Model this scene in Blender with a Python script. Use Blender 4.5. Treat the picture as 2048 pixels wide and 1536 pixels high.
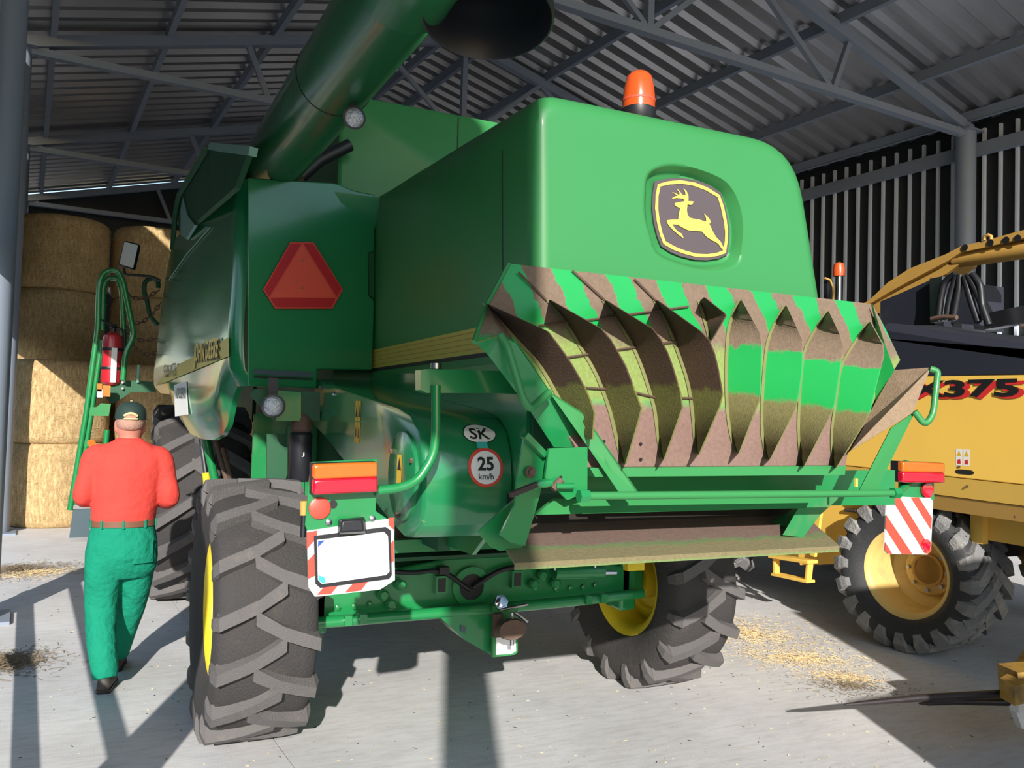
import bpy, bmesh, math, random
from mathutils import Vector, Matrix, Quaternion
random.seed(7)
for o in list(bpy.data.objects): bpy.data.objects.remove(o)
SC = bpy.context.scene
COL = SC.collection
# ---------------------------------------------------------------- camera
cam_d = bpy.data.cameras.new('camera'); cam = bpy.data.objects.new('camera', cam_d); COL.objects.link(cam)
cam_d.sensor_width = 36.0; cam_d.lens = 1674.0/2048*36; cam_d.clip_start = 0.05; cam_d.clip_end = 500
cam.matrix_world = Matrix(((0.908506, -0.040750, -0.415881, 0), (-0.416902, -0.020628, -0.908717, 0), (0.028451, 0.998956, -0.035729, 1.75), (0, 0, 0, 1)))
SC.camera = cam
# ---------------------------------------------------------------- sky, sun, exposure
SUN_AZ, SUN_EL = math.radians(20.5), math.radians(21.7)   # light travels towards +Y, turned to +X
world = bpy.data.worlds.new('sky'); SC.world = world; world.use_nodes = True
wn = world.node_tree; wn.nodes.clear()
sky = wn.nodes.new('ShaderNodeTexSky'); sky.sky_type = 'NISHITA'; sky.sun_disc = False
sky.sun_elevation = SUN_EL; sky.sun_rotation = math.pi + SUN_AZ; sky.air_density = 1.2; sky.dust_density = 0.4; sky.ozone_density = 1.0
bg = wn.nodes.new('ShaderNodeBackground'); bg.inputs['Strength'].default_value = 0.19
wo = wn.nodes.new('ShaderNodeOutputWorld')
wn.links.new(sky.outputs[0], bg.inputs[0]); wn.links.new(bg.outputs[0], wo.inputs[0])
sd = bpy.data.lights.new('sun', 'SUN'); sd.energy = 5.6; sd.angle = math.radians(0.6); sd.color = (1.0, 0.945, 0.87)
sun = bpy.data.objects.new('sun', sd); COL.objects.link(sun); sun.location = (-6, -14, 9)
sun_dir = Vector((math.sin(SUN_AZ)*math.cos(SUN_EL), math.cos(SUN_AZ)*math.cos(SUN_EL), -math.sin(SUN_EL)))
sun.rotation_euler = sun_dir.to_track_quat('-Z', 'Y').to_euler()
vs = SC.view_settings
vs.view_transform = 'Standard'; vs.look = 'None'; vs.gamma = 1; vs.use_curve_mapping = False; vs.exposure = 0.28

# ---------------------------------------------------------------- helpers
WM = {}
def V(p): return Vector(p)
def link(o, parent=None, mw=None):
    COL.objects.link(o)
    mw = mw or Matrix.Identity(4)
    WM[o.name] = mw
    if parent is not None:
        o.parent = parent; o.matrix_parent_inverse = WM[parent.name].inverted()
    o.matrix_basis = mw
    return o
def tag(o, label=None, cat=None, group=None, kind=None):
    if label: o['label'] = label
    if cat: o['category'] = cat
    if group: o['group'] = group
    if kind: o['kind'] = kind
    return o
def empty(name, loc, label=None, cat=None, group=None, kind=None):
    o = bpy.data.objects.new(name, None); o.empty_display_size = 0.2
    link(o, None, Matrix.Translation(loc)); return tag(o, label, cat, group, kind)
def mk(name, verts, faces, mat, parent=None, smooth=None, bevel=0, label=None, local=None, kind=None):
    """one mesh object; verts in world space (or in the frame `local`)"""
    vs_ = [Vector(v) for v in verts]
    me = bpy.data.meshes.new(name)
    if local is None:
        lo = Vector((min(v.x for v in vs_), min(v.y for v in vs_), min(v.z for v in vs_)))
        hi = Vector((max(v.x for v in vs_), max(v.y for v in vs_), max(v.z for v in vs_)))
        c = (lo+hi)/2; vs_ = [v-c for v in vs_]; mw = Matrix.Translation(c)
    else: mw = local
    me.from_pydata([tuple(v) for v in vs_], [], faces)
    bm = bmesh.new(); bm.from_mesh(me); bmesh.ops.recalc_face_normals(bm, faces=bm.faces[:]); bm.to_mesh(me); bm.free()
    me.materials.append(mat)
    if smooth is not None:
        for p in me.polygons: p.use_smooth = True
        me.set_sharp_from_angle(angle=math.radians(smooth))
    o = bpy.data.objects.new(name, me); link(o, parent, mw)
    if bevel:
        b = o.modifiers.new('bevel', 'BEVEL'); b.width = bevel; b.segments = 2; b.limit_method = 'ANGLE'; b.angle_limit = math.radians(40)
        if smooth is None:
            for p in me.polygons: p.use_smooth = True
            me.set_sharp_from_angle(angle=math.radians(35))
    if label: o['label'] = label
    if kind: o['kind'] = kind
    return o
def geo_box(c, s, M=None):
    c = Vector(c); hx, hy, hz = s[0]/2, s[1]/2, s[2]/2
    vv = [Vector((x, y, z)) for x in (-hx, hx) for y in (-hy, hy) for z in (-hz, hz)]
    if M is not None: vv = [M @ v for v in vv]
    vv = [c+v for v in vv]
    return vv, [(0,1,3,2), (4,6,7,5), (0,4,5,1), (2,3,7,6), (0,2,6,4), (1,5,7,3)]
def box(name, c, s, mat, parent=None, M=None, bevel=0, **k):
    v, f = geo_box(c, s, M); return mk(name, v, f, mat, parent, bevel=bevel, **k)
def box2(name, lo, hi, mat, parent=None, bevel=0, **k):
    lo = Vector(lo); hi = Vector(hi); return box(name, (lo+hi)/2, hi-lo, mat, parent, bevel=bevel, **k)
def geo_prism(pts, vec):
    n = len(pts); vec = Vector(vec)
    v = [Vector(p) for p in pts]+[Vector(p)+vec for p in pts]
    f = [tuple(range(n)), tuple(range(2*n-1, n-1, -1))]+[(i, (i+1) % n, n+(i+1) % n, n+i) for i in range(n)]
    return v, f
def prism(name, pts, vec, mat, parent=None, bevel=0, **k):
    v, f = geo_prism(pts, vec); return mk(name, v, f, mat, parent, bevel=bevel, **k)
def merge(*gs):
    V_, F_ = [], []
    for v, f in gs:
        n = len(V_); V_ += list(v); F_ += [tuple(i+n for i in q) for q in f]
    return V_, F_
def fillet(pts, r, n=6):
    pts = [Vector(p) for p in pts]; out = [pts[0]]
    for a, b, c in zip(pts, pts[1:], pts[2:]):
        d1 = (a-b); d2 = (c-b); l = min(r, d1.length*0.48, d2.length*0.48)
        p = b+d1.normalized()*l; q = b+d2.normalized()*l
        for i in range(n+1):
            t = i/n; out.append(p*(1-t)**2+b*2*t*(1-t)+q*t*t)
    return out+[pts[-1]]
def geo_tube(pts, r, n=10, caps=True, closed=False):
    pts = [Vector(p) for p in pts]; m = len(pts)
    rr = r if isinstance(r, (list, tuple)) else [r]*m
    T = []
    for i in range(m):
        a = pts[(i-1) % m] if closed else pts[max(i-1, 0)]
        b = pts[(i+1) % m] if closed else pts[min(i+1, m-1)]
        T.append((b-a).normalized())
    up = Vector((0, 0, 1)) if abs(T[0].z) < 0.9 else Vector((1, 0, 0))
    u = T[0].cross(up).normalized(); v_, f_ = [], []
    for i in range(m):
        u = (u-T[i]*u.dot(T[i])).normalized(); w = T[i].cross(u)
        for k in range(n):
            a = 2*math.pi*k/n; v_.append(pts[i]+(u*math.cos(a)+w*math.sin(a))*rr[i])
    for i in range(m if closed else m-1):
        j = (i+1) % m
        for k in range(n): f_.append((i*n+k, i*n+(k+1) % n, j*n+(k+1) % n, j*n+k))
    if caps and not closed: f_ += [tuple(range(n)), tuple(range((m-1)*n, m*n))]
    return v_, f_
def tube(name, pts, r, mat, parent=None, n=10, rnd=0, closed=False, **k):
    if rnd: pts = fillet(pts, rnd)
    v, f = geo_tube(pts, r, n, closed=closed); return mk(name, v, f, mat, parent, smooth=50, **k)
def frame(axis, up=(0, 0, 1)):
    z = Vector(axis).normalized(); up = Vector(up)
    if abs(z.dot(up)) > 0.98: up = Vector((0, 1, 0))
    x = up.cross(z).normalized(); y = z.cross(x); return x, y, z
def geo_lathe(prof, org, axis, n=24, caps=True):
    """prof: (radius, height along axis)"""
    x, y, z = frame(axis); org = Vector(org); v, f = [], []
    for r, h in prof:
        for k in range(n):
            a = 2*math.pi*k/n; v.append(org+z*h+(x*math.cos(a)+y*math.sin(a))*r)
    m = len(prof)
    for i in range(m-1):
        for k in range(n): f.append((i*n+k, i*n+(k+1) % n, (i+1)*n+(k+1) % n, (i+1)*n+k))
    if caps: f += [tuple(range(n)), tuple(range((m-1)*n, m*n))]
    return v, f
def lathe(name, prof, org, axis, mat, parent=None, n=24, smooth=35, **k):
    v, f = geo_lathe(prof, org, axis, n); return mk(name, v, f, mat, parent, smooth=smooth, **k)
def bar(name, a, b, w, h, mat, parent=None, up=(0, 0, 1), bevel=0, **k):
    """rectangular bar from a to b, w across, h along up"""
    v, f = geo_bar(a, b, w, h, up); return mk(name, v, f, mat, parent, bevel=bevel, **k)
def geo_bar(a, b, w, h, up=(0, 0, 1)):
    a = Vector(a); b = Vector(b); z = (b-a).normalized(); up = Vector(up)
    x = z.cross(up).normalized(); y = x.cross(z)
    v = []
    for p in (a, b):
        for s, t in ((-1, -1), (1, -1), (1, 1), (-1, 1)): v.append(p+x*(s*w/2)+y*(t*h/2))
    return v, [(0, 1, 2, 3), (4, 5, 6, 7), (0, 1, 5, 4), (1, 2, 6, 5), (2, 3, 7, 6), (3, 0, 4, 7)]
def geo_loft(rings, caps=True, closed=True):
    n = len(rings[0]); v = [Vector(p) for r in rings for p in r]; f = []
    for i in range(len(rings)-1):
        for k in range(n if closed else n-1): f.append((i*n+k, i*n+(k+1) % n, (i+1)*n+(k+1) % n, (i+1)*n+k))
    if caps and closed: f += [tuple(range(n)), tuple(range((len(rings)-1)*n, len(rings)*n))]
    return v, f
def loft(name, rings, mat, parent=None, smooth=40, caps=True, closed=True, **k):
    v, f = geo_loft(rings, caps, closed); return mk(name, v, f, mat, parent, smooth=smooth, **k)
def text_geo(s, size, o, xd, yd, depth=0.002, bold=0.0, shear=0.0, squeeze=1.0, fit=None):
    """text as mesh geometry; o = lower-left corner, xd along the line, yd up"""
    cu = bpy.data.curves.new('lettering', 'FONT'); cu.body = s; cu.size = 1.0; cu.extrude = 0.0; cu.offset = bold; cu.resolution_u = 3
    ob = bpy.data.objects.new('lettering', cu); COL.objects.link(ob)
    dg = bpy.context.evaluated_depsgraph_get(); me = bpy.data.meshes.new_from_object(ob.evaluated_get(dg))
    vs_ = [v.co.copy() for v in me.vertices]; fs = [tuple(p.vertices) for p in me.polygons]
    bpy.data.objects.remove(ob); bpy.data.curves.remove(cu); bpy.data.meshes.remove(me)
    x0 = min(v.x for v in vs_); x1 = max(v.x for v in vs_); y0 = min(v.y for v in vs_); y1 = max(v.y for v in vs_)
    xd = Vector(xd).normalized(); yd = Vector(yd).normalized(); o = Vector(o)
    sx, sy = ((fit[0]/(x1-x0), fit[1]/(y1-y0)) if fit else (size*squeeze, size))
    nn = xd.cross(yd).normalized()
    return [o+xd*((v.x-x0)*sx+shear*(v.y-y0)*sy)+yd*((v.y-y0)*sy)+nn*depth for v in vs_], fs
def lettering(s, o, xd, yd, fit, mat, parent, depth=0.002, bold=0.0, shear=0.0, label=None):
    v, f = text_geo(s, 1, o, xd, yd, depth, bold, shear, fit=fit)
    return mk('lettering', v, f, mat, parent, label=label)
def dup(o, parent=None, mw=None):
    c = o.copy(); COL.objects.link(c); mw = mw or WM[o.name]; WM[c.name] = mw
    c.parent = parent
    c.matrix_parent_inverse = WM[parent.name].inverted() if parent else Matrix.Identity(4)
    c.matrix_basis = mw
    return c
def circle(c, r, axis, n=24, sx=1, sy=1):
    x, y, z = frame(axis); c = Vector(c)
    return [c+x*(math.cos(2*math.pi*k/n)*r*sx)+y*(math.sin(2*math.pi*k/n)*r*sy) for k in range(n)]
def cr(pts, n=6, closed=True):
    """smooth catmull-rom resample"""
    P = [Vector(p) for p in pts]; m = len(P); out = []
    for i in range(m if closed else m-1):
        p0, p1, p2, p3 = (P[(i-1) % m], P[i], P[(i+1) % m], P[(i+2) % m]) if closed else (P[max(i-1, 0)], P[i], P[i+1], P[min(i+2, m-1)])
        for k in range(n):
            t = k/n
            out.append(0.5*((2*p1)+(p2-p0)*t+(2*p0-5*p1+4*p2-p3)*t*t+(3*p1-p0-3*p2+p3)*t**3))
    if not closed: out.append(P[-1])
    return out

# ---------------------------------------------------------------- materials
def nodes_of(m):
    m.use_nodes = True; return m.node_tree, m.node_tree.nodes['Principled BSDF']
def mat(name, col, rough=0.5, metal=0.0, coat=0.0, dust=None, dust_amt=0.0, scale=6.0, bump=0.0, bscale=60.0, spec=None, var=0.12, emit=None, bdist=0.02):
    """procedural paint / rubber / metal: base colour with noise variation, optional dust patches and fine bump"""
    m = bpy.data.materials.new(name); nt, b = nodes_of(m); N, L = nt.nodes, nt.links
    tc = N.new('ShaderNodeNewGeometry')
    n1 = N.new('ShaderNodeTexNoise'); n1.inputs['Scale'].default_value = scale; n1.inputs['Detail'].default_value = 6
    L.new(tc.outputs['Position'], n1.inputs['Vector'])
    mix = N.new('ShaderNodeMix'); mix.data_type = 'RGBA'
    mix.inputs[6].default_value = tuple(c*(1-var) for c in col)+(1,); mix.inputs[7].default_value = tuple(min(1, c*(1+var)) for c in col)+(1,)
    L.new(n1.outputs['Fac'], mix.inputs[0]); outc = mix.outputs[2]
    b.inputs['Roughness'].default_value = rough; b.inputs['Metallic'].default_value = metal
    b.inputs['Coat Weight'].default_value = coat; b.inputs['Coat Roughness'].default_value = 0.12
    if spec is not None: b.inputs['Specular IOR Level'].default_value = spec
    if dust:
        n2 = N.new('ShaderNodeTexNoise'); n2.inputs['Scale'].default_value = scale*0.7; n2.inputs['Detail'].default_value = 8; n2.inputs['Roughness'].default_value = 0.65
        L.new(tc.outputs['Position'], n2.inputs['Vector'])
        mr = N.new('ShaderNodeMapRange'); mr.inputs[1].default_value = 0.62-dust_amt*0.35; mr.inputs[2].default_value = 0.78-dust_amt*0.2
        mr.inputs[4].default_value = min(1, 0.35+dust_amt)
        L.new(n2.outputs['Fac'], mr.inputs[0])
        mx = N.new('ShaderNodeMix'); mx.data_type = 'RGBA'; L.new(outc, mx.inputs[6]); mx.inputs[7].default_value = tuple(dust)+(1,)
        L.new(mr.outputs[0], mx.inputs[0]); outc = mx.outputs[2]
        rr = N.new('ShaderNodeMapRange'); rr.inputs[3].default_value = rough; rr.inputs[4].default_value = 0.85
        L.new(mr.outputs[0], rr.inputs[0]); L.new(rr.outputs[0], b.inputs['Roughness'])
    L.new(outc, b.inputs['Base Color'])
    if bump:
        n3 = N.new('ShaderNodeTexNoise'); n3.inputs['Scale'].default_value = bscale; n3.inputs['Detail'].default_value = 4
        L.new(tc.outputs['Position'], n3.inputs['Vector'])
        bp = N.new('ShaderNodeBump'); bp.inputs['Strength'].default_value = bump; bp.inputs['Distance'].default_value = bdist
        L.new(n3.outputs['Fac'], bp.inputs['Height']); L.new(bp.outputs[0], b.inputs['Normal'])
    if emit: b.inputs['Emission Color'].default_value = tuple(emit[:3])+(1,); b.inputs['Emission Strength'].default_value = emit[3]
    return m
DUST = (0.30, 0.22, 0.15)
M = {}
M['green'] = mat('green_paint', (0.012, 0.215, 0.062), 0.30, coat=0.5, dust=(0.16, 0.22, 0.12), dust_amt=0.05, scale=3, var=0.05)
M['auger'] = mat('auger_dark_green', (0.016, 0.12, 0.045), 0.34, coat=0.35, dust=(0.10, 0.085, 0.045), dust_amt=0.12, scale=2.5, var=0.1)
M['green_gloss'] = mat('green_gloss_paint', (0.014, 0.19, 0.068), 0.22, coat=0.6, var=0.04, scale=2)
M['green_light'] = mat('green_hood_paint', (0.038, 0.228, 0.070), 0.42, coat=0.06, spec=0.35, var=0.06, scale=1.5)
M['green_dusty'] = mat('green_dusty_paint', (0.020, 0.21, 0.065), 0.5, dust=(0.20, 0.17, 0.10), dust_amt=0.30, scale=5)
M['green_dark'] = mat('green_old_paint', (0.008, 0.085, 0.034), 0.6, dust=(0.05, 0.05, 0.035), dust_amt=0.25, scale=4)
M['pale_green'] = mat('pale_green_panel', (0.22, 0.42, 0.34), 0.4, var=0.05)
M['yellow'] = mat('wheel_yellow', (0.78, 0.60, 0.03), 0.38, dust=(0.5, 0.38, 0.12), dust_amt=0.10, scale=9)
M['harv'] = mat('harvester_yellow', (0.90, 0.57, 0.11), 0.45, dust=(0.62, 0.40, 0.12), dust_amt=0.10, scale=3, var=0.05)
M['harv_old'] = mat('harvester_ochre', (0.50, 0.29, 0.07), 0.55, dust=(0.40, 0.26, 0.10), dust_amt=0.2, scale=4)
M['black'] = mat('black_plastic', (0.012, 0.013, 0.018), 0.45, dust=(0.05, 0.05, 0.05), dust_amt=0.05)
M['hoodblack'] = mat('harvester_black_sheet', (0.024, 0.026, 0.040), 0.45, dust=(0.10, 0.09, 0.09), dust_amt=0.06, scale=2)
M['dark'] = mat('dark_grease', (0.012, 0.010, 0.008), 0.8, dust=(0.035, 0.025, 0.018), dust_amt=0.2)
M['darkbrown'] = mat('dusty_dark_steel', (0.045, 0.035, 0.028), 0.85, dust=(0.09, 0.065, 0.05), dust_amt=0.2)
M['rubber'] = mat('tyre_rubber', (0.040, 0.037, 0.037), 0.8, dust=(0.10, 0.082, 0.070), dust_amt=0.15, scale=7, bump=0.35, bscale=90)
M['rubber2'] = mat('tyre_rubber_worn', (0.108, 0.102, 0.102), 0.8, dust=(0.19, 0.16, 0.135), dust_amt=0.12, scale=14, bump=0.3, bscale=120)
M['rubber_h'] = mat('harvester_tyre_rubber', (0.03, 0.032, 0.036), 0.7, dust=(0.12, 0.12, 0.12), dust_amt=0.12, scale=6, bump=0.2)
M['lug_h'] = mat('harvester_tyre_tread', (0.20, 0.20, 0.205), 0.85, dust=(0.42, 0.40, 0.37), dust_amt=0.4, scale=6, bump=0.5, bscale=60)
M['steel'] = mat('bare_steel', (0.45, 0.45, 0.47), 0.3, metal=1.0)
M['mirror'] = mat('dark_mirror_glass', (0.02, 0.03, 0.03), 0.06, spec=0.7)
M['chrome'] = mat('chrome', (0.75, 0.76, 0.8), 0.12, metal=1.0)
M['rust'] = mat('rusty_steel', (0.12, 0.075, 0.055), 0.75, metal=0.2, dust=(0.2, 0.12, 0.08), dust_amt=0.3, scale=20)
M['pinkdust'] = mat('dust_coated_steel', (0.235, 0.155, 0.125), 0.85, dust=(0.31, 0.225, 0.17), dust_amt=0.3, scale=9, bump=0.25, bscale=200)
M['red'] = mat('signal_red', (0.48, 0.018, 0.03), 0.3, coat=0.3, var=0.05)
M['redorange'] = mat('fluorescent_red', (0.72, 0.085, 0.05), 0.55, var=0.06, scale=14)
M['hazred'] = mat('hazard_red', (0.68, 0.07, 0.045), 0.4, var=0.04)
M['white'] = mat('white_enamel', (0.80, 0.80, 0.80), 0.4, var=0.03)
M['plate'] = mat('blank_white_plate', (0.92, 0.92, 0.92), 0.3, var=0.01)
M['blue'] = mat('blue_film', (0.02, 0.08, 0.35), 0.4)
M['teal'] = mat('teal_film', (0.05, 0.45, 0.42), 0.4)
M['lensred'] = mat('red_lens', (0.50, 0.006, 0.025), 0.12, coat=1.0, var=0.05)
M['lensamber'] = mat('amber_lens', (0.62, 0.13, 0.012), 0.12, coat=1.0, var=0.08, scale=30)
M['amber'] = mat('amber_beacon_lens', (0.62, 0.085, 0.015), 0.25, coat=0.6, var=0.1)
M['lamp'] = mat('lamp_glass', (0.42, 0.45, 0.50), 0.15, metal=0.5, bump=0.3, bscale=120)
M['decal'] = mat('yellow_decal', (0.62, 0.50, 0.09), 0.45, var=0.04)
M['decalY'] = mat('emblem_yellow', (0.90, 0.62, 0.10), 0.45, var=0.03)
M['decalB'] = mat('emblem_black', (0.085, 0.065, 0.075), 0.5, var=0.05)
M['ink'] = mat('black_print', (0.012, 0.012, 0.014), 0.5)
M['inkred'] = mat('red_print', (0.60, 0.03, 0.03), 0.5)
M['inkg'] = mat('dark_green_print', (0.02, 0.07, 0.035), 0.5)
M['warn'] = mat('warning_yellow', (0.72, 0.45, 0.03), 0.5)
M['bluegrey'] = mat('blue_grey_film', (0.055, 0.09, 0.11), 0.4)
M['shed'] = mat('shed_steel_paint', (0.24, 0.285, 0.36), 0.5, var=0.06, scale=3)
M['roof'] = mat('galvanised_roof_sheet', (0.43, 0.43, 0.45), 0.36, metal=0.85, var=0.12, scale=1.2)
M['wallsheet'] = mat('wall_sheet_painted_shade', (0.013, 0.017, 0.020), 0.6, var=0.1)  # near black: the shade on the flats is put into the colour
M['wallrib'] = mat('wall_rib_painted_light', (0.70, 0.79, 0.94), 0.45, var=0.06)  # pale: the light caught by the rib faces is put into the colour
M['cladding'] = mat('grey_cladding', (0.20, 0.21, 0.23), 0.5)

# ================================================================ the shed (its own frame, turned 5.55 degrees)
XB = Vector((0.99531, 0.09674, 0)); YB = Vector((-0.09674, 0.99531, 0)); ZB = Vector((0, 0, 1))
def B(x, y, z=0.0): return XB*x+YB*y+ZB*z
RIDGE_X, RIDGE_Z, EAVE_Z, SLOPE = 6.33, 8.20, 6.55, 0.255
def roof_z(x): return RIDGE_Z-SLOPE*abs(x-RIDGE_X)
Y_FRONT, Y_BACK = -2.6, 23.2
# ---- concrete floor
def concrete():
    m = bpy.data.materials.new('concrete'); nt, b = nodes_of(m); N, L = nt.nodes, nt.links
    g = N.new('ShaderNodeNewGeometry')
    def noise(s, d=6, r=0.6, w=None):
        n = N.new('ShaderNodeTexNoise'); n.inputs['Scale'].default_value = s; n.inputs['Detail'].default_value = d; n.inputs['Roughness'].default_value = r
        if w:
            mp = N.new('ShaderNodeMapping'); mp.inputs['Scale'].default_value = w; mp.inputs['Rotation'].default_value = (0, 0, 0.3); L.new(g.outputs['Position'], mp.inputs[0]); L.new(mp.outputs[0], n.inputs['Vector'])
        else: L.new(g.outputs['Position'], n.inputs['Vector'])
        return n
    r = N.new('ShaderNodeValToRGB'); L.new(noise(0.9).outputs['Fac'], r.inputs[0])
    e = r.color_ramp.elements; e[0].position = 0.32; e[0].color = (0.60, 0.60, 0.605, 1); e[1].position = 0.7; e[1].color = (0.78, 0.778, 0.78, 1)
    r2 = N.new('ShaderNodeValToRGB'); L.new(noise(5, 8, 0.7, (1, 5, 1)).outputs['Fac'], r2.inputs[0])
    e = r2.color_ramp.elements; e[0].position = 0.30; e[0].color = (0.82, 0.80, 0.78, 1); e[1].position = 0.55; e[1].color = (1, 1, 1, 1)
    r3 = N.new('ShaderNodeValToRGB'); L.new(noise(38, 3, 0.5).outputs['Fac'], r3.inputs[0])
    e = r3.color_ramp.elements; e[0].position = 0.24; e[0].color = (0.45, 0.40, 0.34, 1); e[1].position = 0.31; e[1].color = (1, 1, 1, 1)
    m1 = N.new('ShaderNodeMix'); m1.data_type = 'RGBA'; m1.blend_type = 'MULTIPLY'; m1.inputs[0].default_value = 1
    m2 = N.new('ShaderNodeMix'); m2.data_type = 'RGBA'; m2.blend_type = 'MULTIPLY'; m2.inputs[0].default_value = 0.8
    L.new(r.outputs[0], m1.inputs[6]); L.new(r2.outputs[0], m1.inputs[7]); L.new(m1.outputs[2], m2.inputs[6]); L.new(r3.outputs[0], m2.inputs[7])
    L.new(m2.outputs[2], b.inputs['Base Color']); b.inputs['Roughness'].default_value = 0.62
    bp = N.new('ShaderNodeBump'); bp.inputs['Strength'].default_value = 0.15; bp.inputs['Distance'].default_value = 0.01
    L.new(noise(90, 5).outputs['Fac'], bp.inputs['Height']); L.new(bp.outputs[0], b.inputs['Normal'])
    return m
M['concrete'] = concrete()
M['ground'] = mat('packed_ground', (0.17, 0.16, 0.13), 0.9, var=0.2, scale=1.0)
floor = mk('floor', [(-80, -80, -0.03), (80, -80, -0.03), (80, 80, -0.03), (-80, 80, -0.03)], [(0, 1, 2, 3)], M['ground'])
tag(floor, 'pale grey concrete floor of the machine shed', None, None, 'structure')
slab0 = None
for i in range(-3, 4):
    for j in (0,):
        x0 = 1.21+4.6*i; y0 = -16.0
        mw = Matrix.Translation(B(x0+2.3, y0+20.0, -0.012)) @ Matrix.Rotation(math.atan2(XB.y, XB.x), 4, 'Z')
        if slab0 is None:
            v, f = geo_box((0, 0, 0), (4.594, 40.0, 0.024)); slab0 = mk('slab', v, f, M['concrete'], floor, local=mw)
        else: dup(slab0, floor, mw)
# ---- roof sheets (corrugated) with purlins
def corrugated(xa, za, xb, zb, y0, y1, per=0.36, h=0.07):
    prof = []; y = y0
    while y < y1:
        prof += [(y, 0), (y+per*0.32, 0), (y+per*0.50, h), (y+per*0.82, h)]; y += per
    prof.append((y, 0))
    v = []
    for (yy, dz) in prof: v += [B(xa, yy, za+dz), B(xb, yy, zb+dz)]
    return v, [(2*i, 2*i+1, 2*i+3, 2*i+2) for i in range(len(prof)-1)]
OV = 0.30
zr = 0.20
ceil = mk('ceiling', *merge(corrugated(-0.24-OV, roof_z(-0.24-OV)+zr, RIDGE_X, RIDGE_Z+zr, Y_FRONT, Y_BACK),
                             corrugated(RIDGE_X, RIDGE_Z+zr, 12.9+OV, roof_z(12.9+OV)+zr, Y_FRONT, Y_BACK)), M['roof'])
tag(ceil, 'corrugated metal roof sheets on grey steel purlins', None, None, 'structure')
for x in (0.10, 1.55, 3.05, 4.6, 5.95, 6.7, 7.95, 9.70, 11.45, 12.75):
    zz = roof_z(x)+zr-0.085
    v, f = merge(geo_bar(B(x, Y_FRONT, zz), B(x, Y_BACK, zz), 0.02, 0.16), geo_bar(B(x+0.03, Y_FRONT, zz-0.075), B(x+0.03, Y_BACK, zz-0.075), 0.08, 0.012))
    mk('purlin', v, f, M['shed'], ceil)
# ---- right wall: flats painted in shade, ribs painted as lit, girts
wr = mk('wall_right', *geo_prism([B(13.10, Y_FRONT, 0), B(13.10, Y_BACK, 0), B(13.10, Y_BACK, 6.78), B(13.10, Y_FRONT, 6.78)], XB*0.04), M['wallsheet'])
tag(wr, 'sheet metal shed wall, shade painted on its flats and light on its vertical ribs', None, None, 'structure')
ROT5 = Matrix.Rotation(math.atan2(XB.y, XB.x), 4, 'Z')
rib0 = None
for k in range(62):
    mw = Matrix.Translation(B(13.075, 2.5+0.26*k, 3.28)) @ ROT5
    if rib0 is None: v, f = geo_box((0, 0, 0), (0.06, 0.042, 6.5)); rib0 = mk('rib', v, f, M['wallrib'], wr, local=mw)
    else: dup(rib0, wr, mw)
for z, w in ((6.18, 0.20), (2.62, 0.14)):
    bar('girt', B(12.99, Y_FRONT, z), B(12.99, Y_BACK, z), 0.10, w, M['shed'], wr)
# ---- left wall: cladding over an open lower bay, back wall
wl = mk('wall_left', *geo_prism([B(-0.44, -1.28, 3.22), B(-0.44, Y_BACK, 2.5), B(-0.44, Y_BACK, 6.45), B(-0.44, -1.28, 6.45)], XB*-0.03), M['cladding'])
tag(wl, 'grey cladding on the upper part of the open shed side', None, None, 'structure')
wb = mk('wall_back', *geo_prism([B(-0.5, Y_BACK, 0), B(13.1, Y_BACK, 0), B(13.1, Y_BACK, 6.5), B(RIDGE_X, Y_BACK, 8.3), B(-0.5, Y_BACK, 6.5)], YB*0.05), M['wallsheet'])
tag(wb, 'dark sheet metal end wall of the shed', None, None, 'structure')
bar('girt', B(-0.5, Y_BACK-0.06, 4.9), B(13, Y_BACK-0.06, 4.9), 0.08, 0.16, M['shed'], wb)
for z in (0.45, 0.82): bar('girt', B(-0.42, 0.4, z), B(-0.42, 7.85, z), 0.05, 0.07, M['shed'], wl)
# ---- columns and roof trusses
TY = [-2.15+5*k for k in range(6)]
NTH = ['first truss behind the photographer', 'truss straight above the green machine', 'nearest truss in view, ending on the round column by the yellow machine',
       'second truss in view, its left end above the straw bales', 'third truss in view, deeper in the shed', 'last truss in view, against the dark end wall']
def mkcolumn(x, y, label):
    o = empty('steel_column', B(x, y, 0), label, 'column', 'round steel columns of the shed')
    lathe('shaft', [(0.15, 0.02), (0.15, 6.45)], B(x, y, 0), (0, 0, 1), M['shed'], o, n=20)
    box('base_plate', B(x, y, 0.0125), (0.46, 0.46, 0.025), M['shed'], o, M=ROT5.to_3x3())
    box('cap_plate', B(x, y, 6.46), (0.40, 0.36, 0.03), M['shed'], o, M=ROT5.to_3x3())
for k, y in enumerate(TY):
    mkcolumn(-0.26 if k else -0.88, y, ['grey column by the open front corner on the left', 'grey column just outside the left edge of view', 'nearest grey round column at the left edge of the picture',
                        'grey column beside the straw bales', 'grey column hidden behind the straw bales', 'grey column at the far left shed corner'][k])
    if k > 1: mkcolumn(12.82, y, ['', '', 'grey round column standing at the dark ribbed wall behind the yellow machine', 'grey column at the ribbed wall behind the green hood',
                       'grey column at the ribbed wall further back', 'grey column at the far right shed corner'][k])
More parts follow.
